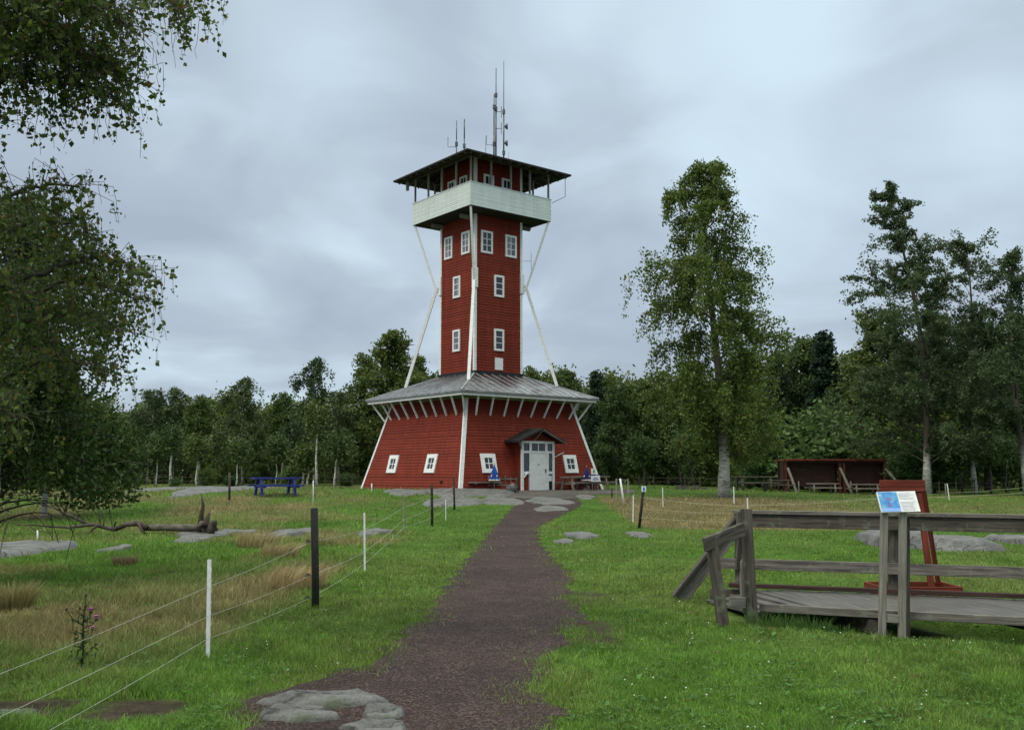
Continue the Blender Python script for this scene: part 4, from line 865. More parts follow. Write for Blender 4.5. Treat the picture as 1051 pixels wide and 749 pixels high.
# porch
YF = -5.12
pc = MB().box((0, (YF-3.9)/2, 1.15), (2.16, abs(YF)-3.9-.1, 3.0)).build('porch', M['red'], tw)
q = MB(); y0 = YF-.0
def fb(x0, x1, z0, z1, d0=0, d1=.09): q.obox((0, YF+.05, 0), (1, 0, 0), (0, -1, 0), (0, 0, 1), x0, x1, d0, d1, z0, z1)
fb(-1.14, -1.0, -.1, 2.62); fb(1.0, 1.14, -.1, 2.62); fb(-1.0, 1.0, 2.50, 2.62, 0, .085); fb(-1.0, 1.0, 1.98, 2.10, 0, .08); fb(-.60, -.47, -.1, 1.98, 0, .085); fb(.60, .73, -.1, 1.98, 0, .085)
fb(-.60, -.45, 2.10, 2.50, 0, .084); fb(.50, .65, 2.10, 2.50, 0, .084); fb(-1.0, -.60, .88, 1.02, 0, .083); fb(.73, 1.0, .88, 1.02, 0, .083); q.build('porch_frame', M['white'], pc)
q = MB(); fb(-1.0, -.60, 1.02, 1.98, .0, .03); fb(.73, 1.0, 1.02, 1.98, .0, .03); fb(-1.0, -.60, 2.10, 2.50, 0, .03); fb(.65, 1.0, 2.10, 2.50, 0, .03); fb(-.45, .50, 2.10, 2.50, 0, .03); q.build('porch_pane', M['glass'], pc)
q = MB(); fb(.0, .05, 2.10, 2.50, .03, .07); q.build('glazing_bars', M['white'], pc)
q = MB(); fb(.73, 1.0, -.05, .88, .0, .035); q.build('notice_board', M['rubber'], pc)
q = MB(); fb(.76, .97, .50, .80, .035, .045); q.build('notice', M['plastic'], pc)
q = MB(); fb(-.47, .60, .02, 1.97, .02, .06); dr = q.build('door', M['white'], tw)
q = MB(); fb(.50, .53, .95, 1.15, .06, .11); fb(.0, .06, 1.35, 1.42, .06, .075); q.build('handle', M['rubber'], dr)
q = MB(); q.beam((-1.02, YF-.06, .70), (-.72, YF-.06, .98), .05, .05); q.build('porch_brace', M['white'], pc)
# porch roof: gable towards the viewer
apz, evz, hw, yf, yb = 3.30, 2.62, 1.62, -5.55, -4.15
def gable(th, y_f, y_b, w_, dz, name, mat, parent):
    mb = MB()
    for s in (-1, 1):
        a = [(0, y_f, apz+dz), (0, y_b, apz+dz), (s*w_, y_b, evz+dz), (s*w_, y_f, evz+dz)]; b_ = [(x_, y_, z_-th) for x_, y_, z_ in a]; n0 = len(mb.v); mb.v += a+b_
        for f_ in ((0, 1, 2, 3), (7, 6, 5, 4), (0, 3, 7, 4), (3, 2, 6, 7), (2, 1, 5, 6)): mb.f.append(tuple(n0+i for i in (f_ if s > 0 else f_[::-1]))); mb.uv += [(0, 0)]*4
    return mb.build(name, mat, parent)
gr_ = gable(.10, yf, yb, hw, 0, 'porch_roof', M['roofedge'], tw)
mb = MB(); mb.v = [(-1.2, YF+.03, 2.62), (1.2, YF+.03, 2.62), (0, YF+.03, 3.14), (-1.2, YF+.4, 2.62), (1.2, YF+.4, 2.62), (0, YF+.4, 3.14)]; mb.f = [(0, 1, 2), (5, 4, 3), (0, 2, 5, 3), (1, 4, 5, 2)]; mb.uv = [(0, 0)]*14; mb.build('gable', M['red'], gr_)
MB().beam((.03, yf-.015, apz-.12), (hw, yf-.015, evz-.13), .03, .15, up=(0, 1, 0)).build('barge_board', M['palewood'], gr_)
MB().beam((0, yf+.02, apz-.12), (-.25, YF-.03, 2.64), .05, .05).build('gable_stay', M['palewood'], gr_)
q = MB(); q.beam((-1.14, YF-.02, 2.2), (-1.45, YF-.2, 2.60), .05, .05); q.build('porch_brace', M['palewood'], gr_)
q = MB(); O, U, Nn, S = fr('door', 1.75, True); 
for k, (u, s) in enumerate(((1.55, .15), (1.5, -.08), (1.62, -.32))): q.obox(O, U, Nn, S, u-.18, u+.18, .04, .06, s-.06, s+.05)
q.build('wooden_sign', M['woodsign'], tw); 
MB().beam((1.12, YF+.05, 1.75), (1.62, YF-.25, 2.05), .035, .035).build('sign_arm', M['white'], tw)
q = MB(); O, U, Nn, S = fr('left', .12, True); q.obox(O, U, Nn, S, -3.0, 3.2, .0, .035, -.3, .02)
q.build('footing_board', M['red'], tw)

# ------------------------------------------------------------------ picnic tables, parasols, boards
def picnic_table(loc, rz, mat, label, group, s=1.0, L_=2.0):
    t = thing('picnic_table', loc, label, 'picnic table', group, rz); t.scale = (s, s, s); q = MB()
    for i in range(5): q.box((0, -.32+.16*i, .74), (L_, .145, .07))
    q.build('tabletop', mat, t)
    for sy in (-1, 1):
        q = MB(); q.box((0, sy*.66, .44), (L_, .13, .07)); q.box((0, sy*.80, .44), (L_, .13, .07)); q.build('seat', mat, t)
    for sx_ in (-1, 1):
        x_ = sx_*L_*.36; q = MB()
        q.beam((x_, -.28, .72), (x_, -.52, 0), .09, .14).beam((x_, .28, .72), (x_, .52, 0), .09, .14); q.build('leg', mat, t)
        q = MB().box((x_+.055, 0, .39), (.05, 1.70, .10)).box((x_+.055, 0, .69), (.05, .72, .08)); q.build('crossbar', mat, t)
    return t
g = Vector((-10.0, 41.5, hz(-10, 41.5)-.02)); picnic_table(g, R_(30), M['blue'], 'blue painted picnic table on the rise left of the tower', None, 1.0, 1.95)
gt = 'grey picnic tables by the tower wall'
def near_wall(px, Yd): X_ = (px-CX)/F*Yd; return Vector((X_, Yd, hz(X_, Yd)))
picnic_table(near_wall(490, 50.6), PHI, M['tablegrey'], 'weathered picnic table under the blue parasol left of the door', gt)
picnic_table(near_wall(606, 53.8), PHI, M['tablegrey'], 'weathered picnic table under the white boards at the right corner of the tower', gt, 1.0, 2.2)
picnic_table(near_wall(590, 52.6), PHI, M['tablegrey'], 'dark low picnic table against the wall under the right window', gt, .95, 1.6)
g2_ = 'picnic tables at the edge of the wood'
picnic_table(near_wall(772, 56), .1, M['darkwood'], 'dark picnic table right of the lone birch trunk', g2_, 1.1, 2.1)
picnic_table(near_wall(796, 58), .1, M['darkwood'], 'pale legged picnic table against the left end of the shelter', g2_, .9, 1.6)
picnic_table(near_wall(842, 58), .05, M['tablegrey'], 'picnic table seen under the left bay of the shelter', g2_, .8, 2.2)
picnic_table(near_wall(885, 58), .05, M['tablegrey'], 'picnic table seen under the right bay of the shelter', g2_, .8, 2.2)
# bench at the left wall
b_ = thing('bench', near_wall(459, 50.6), 'dark narrow bench between two black posts at the left wall of the tower', 'bench'); MB().box((0, 0, .46), (.75, .28, .05)).build('seat', M['black'], b_)
for s in (-1, 1): MB().box((s*.28, 0, .22), (.04, .2, .43)).build('leg', M['black'], b_)
# low fence of old boards beside the door
fe = thing('fence', near_wall(516, 50.9), 'low grey board fence left of the door', 'fence', rz=PHI)
for i in range(6): MB().box((-.9+i*.36, 0, .34), (.05, .05, .72 if i % 3 else .95)).build('post', M['tablegrey'], fe)
MB().box((0, -.04, .62), (2.0, .03, .07)).box((0, -.04, .30), (2.0, .03, .07)).build('rail', M['tablegrey'], fe)
def parasol(px, Yd, ytop, ybot, mat, white, label):
    g = near_wall(px, Yd); t = thing('parasol', g, label, 'parasol', 'folded parasols by the tower'); d0 = P(px, ytop, Yd).z-g.z; d1 = P(px, ybot, Yd).z-g.z
    MB().tube([(0, 0, 0), (0, 0, d0+.08)], .022, 8).build('pole', M['palewood'], t, smooth=True)
    mb = MB(); K = 20; prof_ = [(0, .02), (.2, .07), (.5, .13), (.8, .19), (.93, .22), (1, .22)]; 
    for tt, r in prof_:
        for k in range(K): a = 2*math.pi*k/K; rr_ = r*(1+(.28 if k % 2 else -.22)*min(1, tt*2)); mb.v.append((math.cos(a)*rr_, math.sin(a)*rr_, d0+(d1-d0)*tt))
    for i in range(len(prof_)-1):
        for k in range(K): k2 = (k+1) % K; mb.f.append((i*K+k, (i+1)*K+k, (i+1)*K+k2, i*K+k2)); mb.uv += [(0, 0)]*4
    cv = mb.build('canopy', mat, t)
    mb = MB()
    for k in range(K):
        a = 2*math.pi*k/K; a2 = 2*math.pi*(k+1)/K; r1 = .22*(1.29 if k % 2 else .79)+.006; r2 = .22*(1.29 if (k+1) % 2 else .79)+.006
        mb.quad((math.cos(a)*r1, math.sin(a)*r1, d1), (math.cos(a2)*r2, math.sin(a2)*r2, d1), (math.cos(a2)*r2*.985, math.sin(a2)*r2*.985, d1+.06), (math.cos(a)*r1*.985, math.sin(a)*r1*.985, d1+.06))
    mb.build('hem', M['plastic'], cv)
    for k in (13, 17): a = 2*math.pi*k/K; MB().box((math.cos(a)*.235, math.sin(a)*.235, d1+.24), (.05, .02, .09), a+math.pi/2).build('emblem', M['plastic'], cv)
    MB().tube([(0, 0, 0), (0, 0, .12)], [.24, .2], 12).build('base', M['tub'], t)
M['bluecloth'] = simple('blue_parasol_cloth', (.012, .055, .27), (.022, .10, .40), 5, .8, .1); M['navycloth'] = simple('navy_parasol_cloth', (.018, .014, .07), (.035, .03, .12), 5, .8, .1)
parasol(507.5, 49.9, 477, 493, M['bluecloth'], 1, 'folded bright blue parasol with white hem left of the tower door')
parasol(601.5, 52.6, 479, 493, M['navycloth'], 1, 'folded navy parasol right of the tower door')
# white advertising boards
ib = thing('sign_board', near_wall(609.5, 52.2), 'stacked white boards with green and blue marks at the right corner of the tower', 'sign board', rz=R_(12))
def bz(py): return P(609, py, 52.2).z-ib.location.z
MB().box((-.05, 0, (bz(480.5)+bz(486.5))/2), (.26, .03, bz(480.5)-bz(486.5))).build('panel', M['plastic'], ib); MB().box((.06, 0, (bz(488)+bz(494))/2), (.50, .035, bz(488)-bz(494))).build('panel', M['plastic'], ib)
M['signblue'] = simple('printed_blue', (.02, .10, .42), (.03, .16, .5), 30, .5, 0); M['signgreen'] = simple('printed_green', (.03, .16, .09), (.05, .2, .12), 30, .5, 0)
MB().box((-.03, -.02, (bz(482)+bz(485))/2), (.07, .01, .15)).build('printed_mark', M['signgreen'], ib)
q = MB(); zc = (bz(488)+bz(494))/2
q.tube([(.06+.13*math.cos(a/6*math.pi), -.024, zc-.04+.09*math.sin(a/6*math.pi)) for a in range(7)], .014, 5).box((.06, -.022, zc-.05), (.30, .012, .03)); q.build('printed_mark', M['signblue'], ib)
for s in (-.1, .2): MB().box((s, .04, bz(481)/2-.15), (.03, .03, bz(481)-.2)).build('leg', M['tablegrey'], ib)
MB().box((.0, .03, bz(487.5)), (.62, .02, .03)).build('brace', M['signblue'], ib)
tb = thing('tub', near_wall(525.5, 47.6), 'dark grey tub with stones left of the tower doorstep', 'tub'); MB().tube([(0, 0, 0), (0, 0, .32), (0, 0, .34)], [.2, .3, .27], 14).build('bowl', M['tub'], tb, smooth=True)
MB().tube([(0, 0, .3), (.05, .02, .42), (0, 0, .5)], [.2, .13, .03], 7).build('stones', M['rock'], tb)
MB().box((.3, 0, .55), (.05, .05, 1.1)).build('stake', M['postblack'], tb)

# ------------------------------------------------------------------ shelter at the wood edge
sh = thing('shelter', near_wall(853, 60), 'low dark red two-bay shelter with a bright red roof edge before the wood', 'shelter'); L0 = sh.location
def sx_of(px, Yd=60): return (px-CX)/F*Yd-L0.x
def sz_of(py, Yd=60): return P(853, py, Yd).z-L0.z
MB().obox((0, 0, 0), (1, 0, 0), (0, 1, 0), (0, 0, 1), sx_of(801), sx_of(906), -.5, 1.6, sz_of(472.6), sz_of(471)).build('roof', M['redtrim'], sh)
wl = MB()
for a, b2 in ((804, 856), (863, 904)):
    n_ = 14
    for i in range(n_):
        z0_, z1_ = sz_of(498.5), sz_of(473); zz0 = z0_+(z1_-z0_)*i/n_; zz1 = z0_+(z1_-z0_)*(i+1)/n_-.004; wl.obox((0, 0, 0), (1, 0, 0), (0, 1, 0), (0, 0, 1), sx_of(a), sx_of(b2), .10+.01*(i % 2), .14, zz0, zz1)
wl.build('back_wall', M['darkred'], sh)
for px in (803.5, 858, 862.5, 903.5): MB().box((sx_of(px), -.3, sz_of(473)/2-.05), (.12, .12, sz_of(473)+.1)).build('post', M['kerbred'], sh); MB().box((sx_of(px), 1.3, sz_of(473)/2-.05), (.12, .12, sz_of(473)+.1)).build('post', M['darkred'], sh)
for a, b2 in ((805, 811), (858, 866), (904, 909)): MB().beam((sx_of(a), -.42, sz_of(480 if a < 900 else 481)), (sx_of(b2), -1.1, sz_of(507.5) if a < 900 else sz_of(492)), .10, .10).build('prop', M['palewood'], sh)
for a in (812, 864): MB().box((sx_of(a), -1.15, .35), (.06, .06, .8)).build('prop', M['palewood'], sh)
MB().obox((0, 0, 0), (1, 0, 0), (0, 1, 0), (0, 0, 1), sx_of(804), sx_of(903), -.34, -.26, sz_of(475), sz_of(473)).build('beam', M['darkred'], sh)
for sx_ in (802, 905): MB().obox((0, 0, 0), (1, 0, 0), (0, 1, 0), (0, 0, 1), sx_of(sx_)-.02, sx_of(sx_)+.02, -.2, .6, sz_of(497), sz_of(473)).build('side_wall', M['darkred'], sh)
for px, w_, lb in ((695, .34, 'leftmost sawn log of the four beyond the leaning black post'), (702.5, .30, 'second sawn log from the left beyond the leaning black post'), (712, .40, 'widest sawn log, third from the left, beyond the leaning black post'), (721.5, .28, 'lowest sawn log, nearest the lone birch trunk')):
    g = near_wall(px, 55); o = MB().tube([(0, 0, -.05), (0, 0, .24 if px < 720 else .15)], [w_*.62, w_*.6], 12).build('sawn_log', M['palelog'], off=None); o.location = g; tag(o, lb, 'log', 'sawn logs at the edge of the wood')

# ------------------------------------------------------------------ fences
def fpost(px, yb_, yt, r, kind, parent, pxt=None, L0=None, name='post'):
    g = G(px, yb_); top = P(pxt if pxt is not None else px, yt, g.y); q = MB()
    a = g-Vector((0, 0, .08))-L0; b2 = top-L0; 
    if kind == 'black': q.tube([a, a.lerp(b2, .5)+Vector((.004, 0, 0)), b2-Vector((0, 0, .01)), b2], [r*1.03, r, r*.98, r*.8], 14); return q.build(name, M['postblack'], parent, smooth=True), g, top
    d = (b2-a).normalized(); q.beam(a, b2, r*2, r*1.3, up=(0, 1, 0)); 
    n_ = 10
    for i in range(3, n_): p = a.lerp(b2, i/n_); q.box(p+Vector((r*.9, 0, 0)), (r*.9, r*.8, r*1.2))
    return q.build(name, M['plastic' if kind == 'white' else 'palewood'], parent), g, top
lf = thing('electric_fence', (-2.4, 12, 0), 'white wire fence on black and white posts left of the gravel path', 'fence'); O0 = lf.location.copy()
g0 = Vector((-3.15, 4.0, hz(-3.15, 4.0))); t0 = g0+Vector((0, 0, .85))
MB().beam(g0-Vector((0, 0, .1))-O0, t0-O0, .03, .02, up=(0, 1, 0)).build('post', M['plastic'], lf)
chain = [(g0, t0)]
for px, yb_, yt, r, kd, pxt in ((213.5, 675, 574, .016, 'white', 215), (324, 625, 521, .045, 'black', 322.5), (374.5, 587, 526, .014, 'white', 374), (414.5, 546, 507, .018, 'grey', 414), (443.5, 540, 497, .042, 'black', 443), (457.5, 534, 512, .012, 'white', 457.5), (466.5, 523, 490, .038, 'black', 465.5)):
    o, g, tp = fpost(px, yb_, yt, r, kd, lf, pxt, O0)
    if kd == 'black' and px < 400:
        for yy in (555.5, 590, 613):
            p = P(323, yy, g.y)-O0; MB().tube([p+Vector((-.045, -.01, 0)), p+Vector((-.085, -.015, 0))], [.012, .012], 8).tube([p+Vector((-.085+.02*math.cos(a), -.015, .02*math.sin(a))) for a in np.linspace(0, 6.2, 9)], .006, 5).build('insulator', M['rubber'], lf)
    chain.append((g, tp))
wy = {213.5: (602, 632, 655), 324: (555.5, 590, 613), 374.5: (543, 566, 578), 414.5: (520.5, 533, 541), 443.5: (509, 521, 531), 466.5: (499, 508, 515)}
wp = [[], [], []]
for k, (px, yys) in enumerate(wy.items()):
    idx = {213.5: 1, 324: 2, 374.5: 3, 414.5: 4, 443.5: 5, 466.5: 7}[px]; Yd = chain[idx][0].y
    for j in range(3): wp[j].append(P(px-(5 if px == 324 else 0), yys[j], Yd))
st_ = [P(0, 688, 5.6), P(0, 732, 5.6), P(45, 749, 5.75)]
for j in range(3):
    a = wp[j][0]; d = (st_[j]-a); e_ = a+d*((a.y-3.9)/(a.y-st_[j].y)); pts = [e_]+wp[j]; q = MB(); Z = []
    for i in range(len(pts)-1):
        for k in range(5): t_ = k/5; Z.append(pts[i].lerp(pts[i+1], t_)-Vector((0, 0, .02*math.sin(math.pi*t_)))-O0)
    Z.append(pts[-1]-O0); q.tube(Z, [.0011+.00008*(p.y+O0.y) for p in Z], 5); q.build('wire', M['palecord'], lf, smooth=True)
rfn = thing('electric_fence', (6, 30, 0), 'pale wire fence round the straw coloured grass right of the path', 'fence'); O1 = rfn.location.copy()
o, gA, tA = fpost(655.5, 542, 496, .042, 'black', rfn, 661, O1)
MB().box(P(660.5, 501.5, gA.y)-O1+Vector((0, -.06, 0)), (.13, .02, .16)).build('sign_plate', M['plastic'], rfn)
MB().box(P(660.5, 501.5, gA.y)-O1+Vector((0, -.075, 0)), (.05, .012, .10)).build('sign_mark', M['signblue'], rfn)
fpost(649.5, 536, 508, .016, 'white', rfn, 650, O1); fpost(680.5, 520, 500, .014, 'white', rfn, 680, O1); fpost(768, 540, 511, .018, 'white', rfn, 767, O1); fpost(753.5, 517, 499, .018, 'white', rfn, 753, O1)
fpost(971, 513, 496, .02, 'grey', rfn, 970, O1); fpost(974.5, 513, 496, .02, 'white', rfn, 972, O1)
for pts in ([(660, 511, 28), (768, 520, 26)], [(660, 522, 28), (768, 527, 26)], [(658, 531, 28), (768, 536, 26)], [(768, 519, 26), (900, 512, 28), (1100, 503, 30)], [(650, 507, 29.5), (680, 512, 36), (753, 519, 38), (973, 506, 44), (1051, 500, 42), (1110, 495, 40)]):
    q = MB(); Z = []; PP = [P(*p) for p in pts]
    for i in range(len(PP)-1):
        for k in range(5): Z.append(PP[i].lerp(PP[i+1], k/5)-Vector((0, 0, .03*math.sin(math.pi*k/5)))-O1)
    Z.append(PP[-1]-O1); q.tube(Z, (.0065 if len(pts) > 2 else .0045), 5); q.build('wire', M['cord'], rfn)
# gate frame and poles near the tower
gt_ = thing('gate', G(639, 516), 'grey metal gate frame standing open between path and wood', 'gate'); O2 = gt_.location.copy(); Yg = O2.y
for a, b2 in ((632.5, 632.5), (644.5, 644.5)): MB().beam(P(a, 514, Yg)-O2, P(b2, 491, Yg)-O2, .05, .05).build('post', M['palewood'], gt_)
q = MB(); 
for yy in (492, 497, 503): q.beam(P(632.5, yy, Yg)-O2, P(644.5, yy+.5, Yg+.3)-O2, .03, .03)
q.beam(P(632.5, 511, Yg)-O2, P(644.5, 497, Yg+.3)-O2, .02, .02).beam(P(632.5, 495, Yg)-O2, P(644.5, 508, Yg+.3)-O2, .02, .02); q.build('bars', M['tablegrey'], gt_)
def stake(px, yb_, yt, r, mat, label, pxt=None, group='lone poles in the field'):
    g = G(px, yb_); top = P(pxt or px, yt, g.y)-g; q = MB(); q.tube([(0, 0, -.1), tuple(top*.5), tuple(top)], [r, r*.95, r*.85], 8); o = q.build('pole', M[mat], smooth=True); o.location = g; return tag(o, label, 'pole', group)
stake(640.5, 517, 491, .045, 'plastic', 'white slanting pole against the metal gate frame', 636.5)
stake(628, 511, 501, .03, 'postblack', 'short black pole left of the metal gate frame')
stake(321.5, 518, 493, .022, 'plastic', 'white pole between blue picnic table and tower')
stake(235.5, 513, 485, .05, 'bark', 'rough brown pole left of the blue picnic table')
stake(381.5, 505, 496, .03, 'plastic', 'short white peg against the left corner of the tower')
stake(475.5, 503, 499, .04, 'plastic', 'tiny white peg at the near corner of the tower')
stake(38.5, 556, 544, .02, 'plastic', 'short white peg below the dead branches at left')
stake(103.5, 538, 503, .025, 'palelog', 'bleached leaning stake behind the fallen tree', 98)
# old fence at the wood edge, left and right
def back_fence(x0, x1, Yd, label, step=14):
    t = thing('fence', near_wall((x0+x1)/2, Yd), label, 'fence', 'low post and rail fences before the wood'); O3 = t.location.copy(); px = x0
    while px <= x1: g = near_wall(px, Yd); MB().box(g+Vector((0, 0, .35))-O3, (.05, .05, .85)).build('post', M['darkwood'], t); px += step*random.uniform(.85, 1.15)
    for zz in (.42, .66):
        q = MB(); pts = [near_wall(p_, Yd)+Vector((0, 0, zz))-O3 for p_ in np.linspace(x0, x1, 9)]
        q.tube(pts, .010, 5); q.build('rail', M['darkwood'], t)
    return t
back_fence(10, 215, 62, 'thin grey fence at the wood edge left of the rock slope')
back_fence(335, 378, 62, 'short thin fence between the slender birches and the tower')
back_fence(655, 760, 62, 'thin fence in the dark behind the sawn logs', 16)
back_fence(905, 1070, 58, 'thin dark fence at the wood edge behind the notice frame', 18)

# ------------------------------------------------------------------ fallen tree
Yl = G(150, 548).y
ft = thing('fallen_tree', G(150, 547), 'fallen dead tree lying in the left field with upturned root and bare branches', 'fallen tree'); O4 = ft.location.copy()
def lp(px, py, dy=0): return P(px, py, Yl+dy)-O4
MB().tube([lp(212, 541), lp(190, 541.5), lp(165, 541, .1), lp(148, 541.5, .2)], [.10, .095, .09, .085], 12).build('trunk', M['palelog'], ft, smooth=True)
q = MB(); q.tube([lp(206, 548), lp(206.5, 530), lp(208.5, 519), lp(206.5, 506)], [.12, .065, .045, .015], 9).tube([lp(211, 547), lp(212, 535), lp(215, 526)], [.12, .08, .03], 8).tube([lp(215, 548, -.2), lp(219, 537, -.2), lp(222, 534, -.2)], [.12, .10, .03], 8).tube([lp(213, 540, .1), lp(207, 537, -.25), lp(203, 541, -.4)], [.13, .08, .03], 8).tube([lp(210, 545), lp(217, 541), lp(222, 543, .2)], [.16, .12, .06], 8)
q.build('root', M['deadwood'], ft, smooth=True)
br = [([(150, 541), (142, 537), (130, 538), (118, 543), (108, 541), (96, 538), (85, 539.5), (70, 541), (50, 540), (35, 538.5), (18, 538)], .085, .012), ([(92, 538.5), (84, 535), (72, 529), (60, 523), (50, 520)], .05, .02), ([(50, 520), (35, 515), (18, 512), (0, 509), (-20, 507)], .022, .008), ([(62, 524), (58, 517), (52, 510)], .022, .006), ([(58, 522), (46, 512), (30, 505), (12, 498)], .012, .005), ([(100, 539), (95, 543), (91, 548)], .04, .02), ([(103, 536), (104, 530), (101, 524)], .015, .006), ([(106, 541), (107, 533), (104, 528)], .014, .006),
      ([(117, 542), (118, 537), (119, 534)], .03, .012), ([(30, 539), (36, 544), (42, 545), (46, 541)], .02, .008), ([(20, 513), (10, 520), (-5, 524)], .012, .005), ([(40, 517), (35, 524), (30, 531)], .012, .005), ([(20, 539), (5, 534), (-15, 533)], .014, .006), ([(8, 500), (20, 508), (40, 511)], .008, .004), ([(-10, 497), (10, 504), (30, 510)], .008, .004), ([(66, 528.5), (45, 529), (30, 531), (20, 529)], .014, .005), ([(142, 537), (146, 545), (152, 548)], .04, .02), ([(70, 541), (76, 546), (78, 549)], .02, .008)]
for k, (pts, r0, r1) in enumerate(br):
    n_ = len(pts); MB().tube([lp(px, py, .35*math.sin(k*2.3)*(i/n_)+.12*math.sin(i*1.9+k)) for i, (px, py) in enumerate(pts)], [r0+(r1-r0)*i/(n_-1) for i in range(n_)], 7).build('branch', M['palelog'] if k in (8, 9, 17) else M['deadwood'], ft, smooth=True)
# thistle
g = G(83, 690); th = thing('thistle', g, 'tall dark thistle with pink flower heads behind the near fence wires', 'thistle'); q = MB(); H_ = P(83, 612, g.y).z-g.z
stem = [(0, 0, -.03), (.01, 0, H_*.3), (-.005, .01, H_*.65), (.012, 0, H_)]; q.tube(stem, [.009, .008, .006, .004], 6); LPs = []; heads = [(.012, 0, H_+.01, .012)]
for k, (zz, dx, up_) in enumerate(((.22, .09, .1), (.32, -.08, .08), (.42, .10, .12), (.50, -.10, .14), (.58, .13, .10), (.66, .05, .10), (.74, -.05, .07), (.82, .03, .05), (.62, -.14, .16))):
    a = Vector((0, 0, H_*zz)); b2 = a+Vector((dx*.6, random.uniform(-.05, .05), up_*.3)); c2 = a+Vector((dx, random.uniform(-.06, .06), up_*.8)); q.tube([a, b2, c2], [.005, .004, .003], 5); heads.append((c2.x, c2.y, c2.z, .015 if k in (4, 5) else .011))
q.build('stem', M['leaf_dark'], th, smooth=True); rgt = np.random.default_rng(3); Z = rgt.uniform(.02, H_*.95, 170); Pn = np.stack([rgt.normal(size=170)*.045, rgt.normal(size=170)*.045, Z], 1)
leaf_obj('leaves', M['leaf_mid'], rnd_leaves(Pn, rgt.uniform(.03, .075, 170)*(1.2-Z/H_*.5), rgt, aspect=.25), th)
M['pink'] = simple('pink_petals', (.28, .08, .20), (.42, .16, .32), 40, .8, 0); M['bud'] = simple('dark_thistle_buds', (.03, .025, .02), (.07, .05, .04), 40, .8, 0)
for k, (a, b2, c2, r) in enumerate(heads):
    h_ = MB().tube([(a, b2, c2-r), (a, b2, c2), (a, b2, c2+r*1.1)], [r*.5, r, r*.6], 7).build('flower_head', M['bud'], th, smooth=True)
    if k in (5, 6, 3): MB().tube([(a, b2, c2+r*.6), (a, b2, c2+r*2.2)], [r*.7, r*1.5], 8).build('petals', M['pink'], h_)

# ------------------------------------------------------------------ footbridge
D1 = Vector((.92, -.39, 0)).normalized(); D2 = Vector((.39, .92, 0)).normalized(); A = Vector((2.74, 10.98, 0)); Dp = Vector((2.50, 12.55, 0)); ZD = .16
fbg = thing('footbridge', (A.x, A.y, 0), 'weathered grey wooden footbridge with handrail at the right', 'footbridge'); O5 = fbg.location.copy()
q = MB(); n_ = 44; wdt = (Dp-A)
for i in range(n_):
    s = i*.152; a = A+D1*s; e_ = A+D1*(s+.005); rear = Dp+Vector((.94, -.34, 0)).normalized()*s
    # each plank runs across the bridge
    d = (rear-a); z = ZD-.09*max(0, 1-s/.5)
    p0 = Vector((a.x, a.y, z+random.uniform(-.004, .004))); p1 = Vector((rear.x, rear.y, z+random.uniform(-.004, .004)-(.06*max(0, 1-s/.8)))); q.beam(p0-O5-d.normalized()*random.uniform(.0, .006), p1-O5, .148, .034)
q.build('deck', M['deck'], fbg, bevel=.004)
F0 = Vector((A.x, A.y, ZD-.022))-D2*.035; F1 = F0+D1*6.4
MB().beam(F0-O5, F0+D1*3.1-O5, .06, .085).beam(F0+D1*3.12-O5+Vector((0, 0, -.006)), F1-O5+Vector((0, 0, -.006)), .06, .085).build('edge_beam', M['greywood'], fbg, bevel=.006)
B0 = Vector((Dp.x, Dp.y, ZD-.06)); DR = Vector((.94, -.34, 0)).normalized()
MB().beam(B0-O5, B0+DR*6.4-O5, .07, .12).build('edge_beam', M['darkwood'], fbg, bevel=.006)
MB().beam(B0+DR*.25-D2*.06+Vector((0, 0, .12))-O5, B0+DR*6.4-D2*.06+Vector((0, 0, .12))-O5, .09, .05).build('kerb', M['kerbwood'], fbg, bevel=.006)
for s in (1.2, 3.3, 5.3): MB().beam(F0+D1*s+Vector((0, 0, -.13))-O5, B0+DR*s+Vector((0, 0, -.13))-O5, .14, .14).build('crossbeam', M['darkwood'], fbg)
# rear handrail
def rp(px, py): # point on the rear rail plane
    d = ray(px, py); n2 = Vector((-DR.y, DR.x, 0)); p0 = Vector((Dp.x, Dp.y, 0))+Vector((.05, .05, 0)); k = n2.dot(p0)/(n2.x*d[0]+n2.y*d[1]); return Vector((k*d[0], k*d[1], EYE+k*d[2]))
tl = rp(756, 526); tr_ = rp(1051, 531); dd_ = (tr_-tl); 
MB().obox(tl-O5, dd_.normalized(), Vector((-DR.y, DR.x, 0)), (0, 0, 1), -.05, dd_.length+1.8, -.075, .055, -.01, .035).build('rail_cap', M['greywood'], fbg, bevel=.005)
MB().obox(tl-O5, dd_.normalized(), Vector((-DR.y, DR.x, 0)), (0, 0, 1), .0, dd_.length+1.8, -.04, .01, -.175, -.012).build('handrail', M['darkwood'], fbg, bevel=.005)
ml_ = rp(738, 577.5); mr_ = rp(1051, 587.5); dm = (mr_-ml_); MB().obox(ml_-O5, dm.normalized(), Vector((-DR.y, DR.x, 0)), (0, 0, 1), .0, dm.length+1.8, -.045, .0, -.065, .065).build('mid_rail', M['greywood'], fbg, bevel=.005)
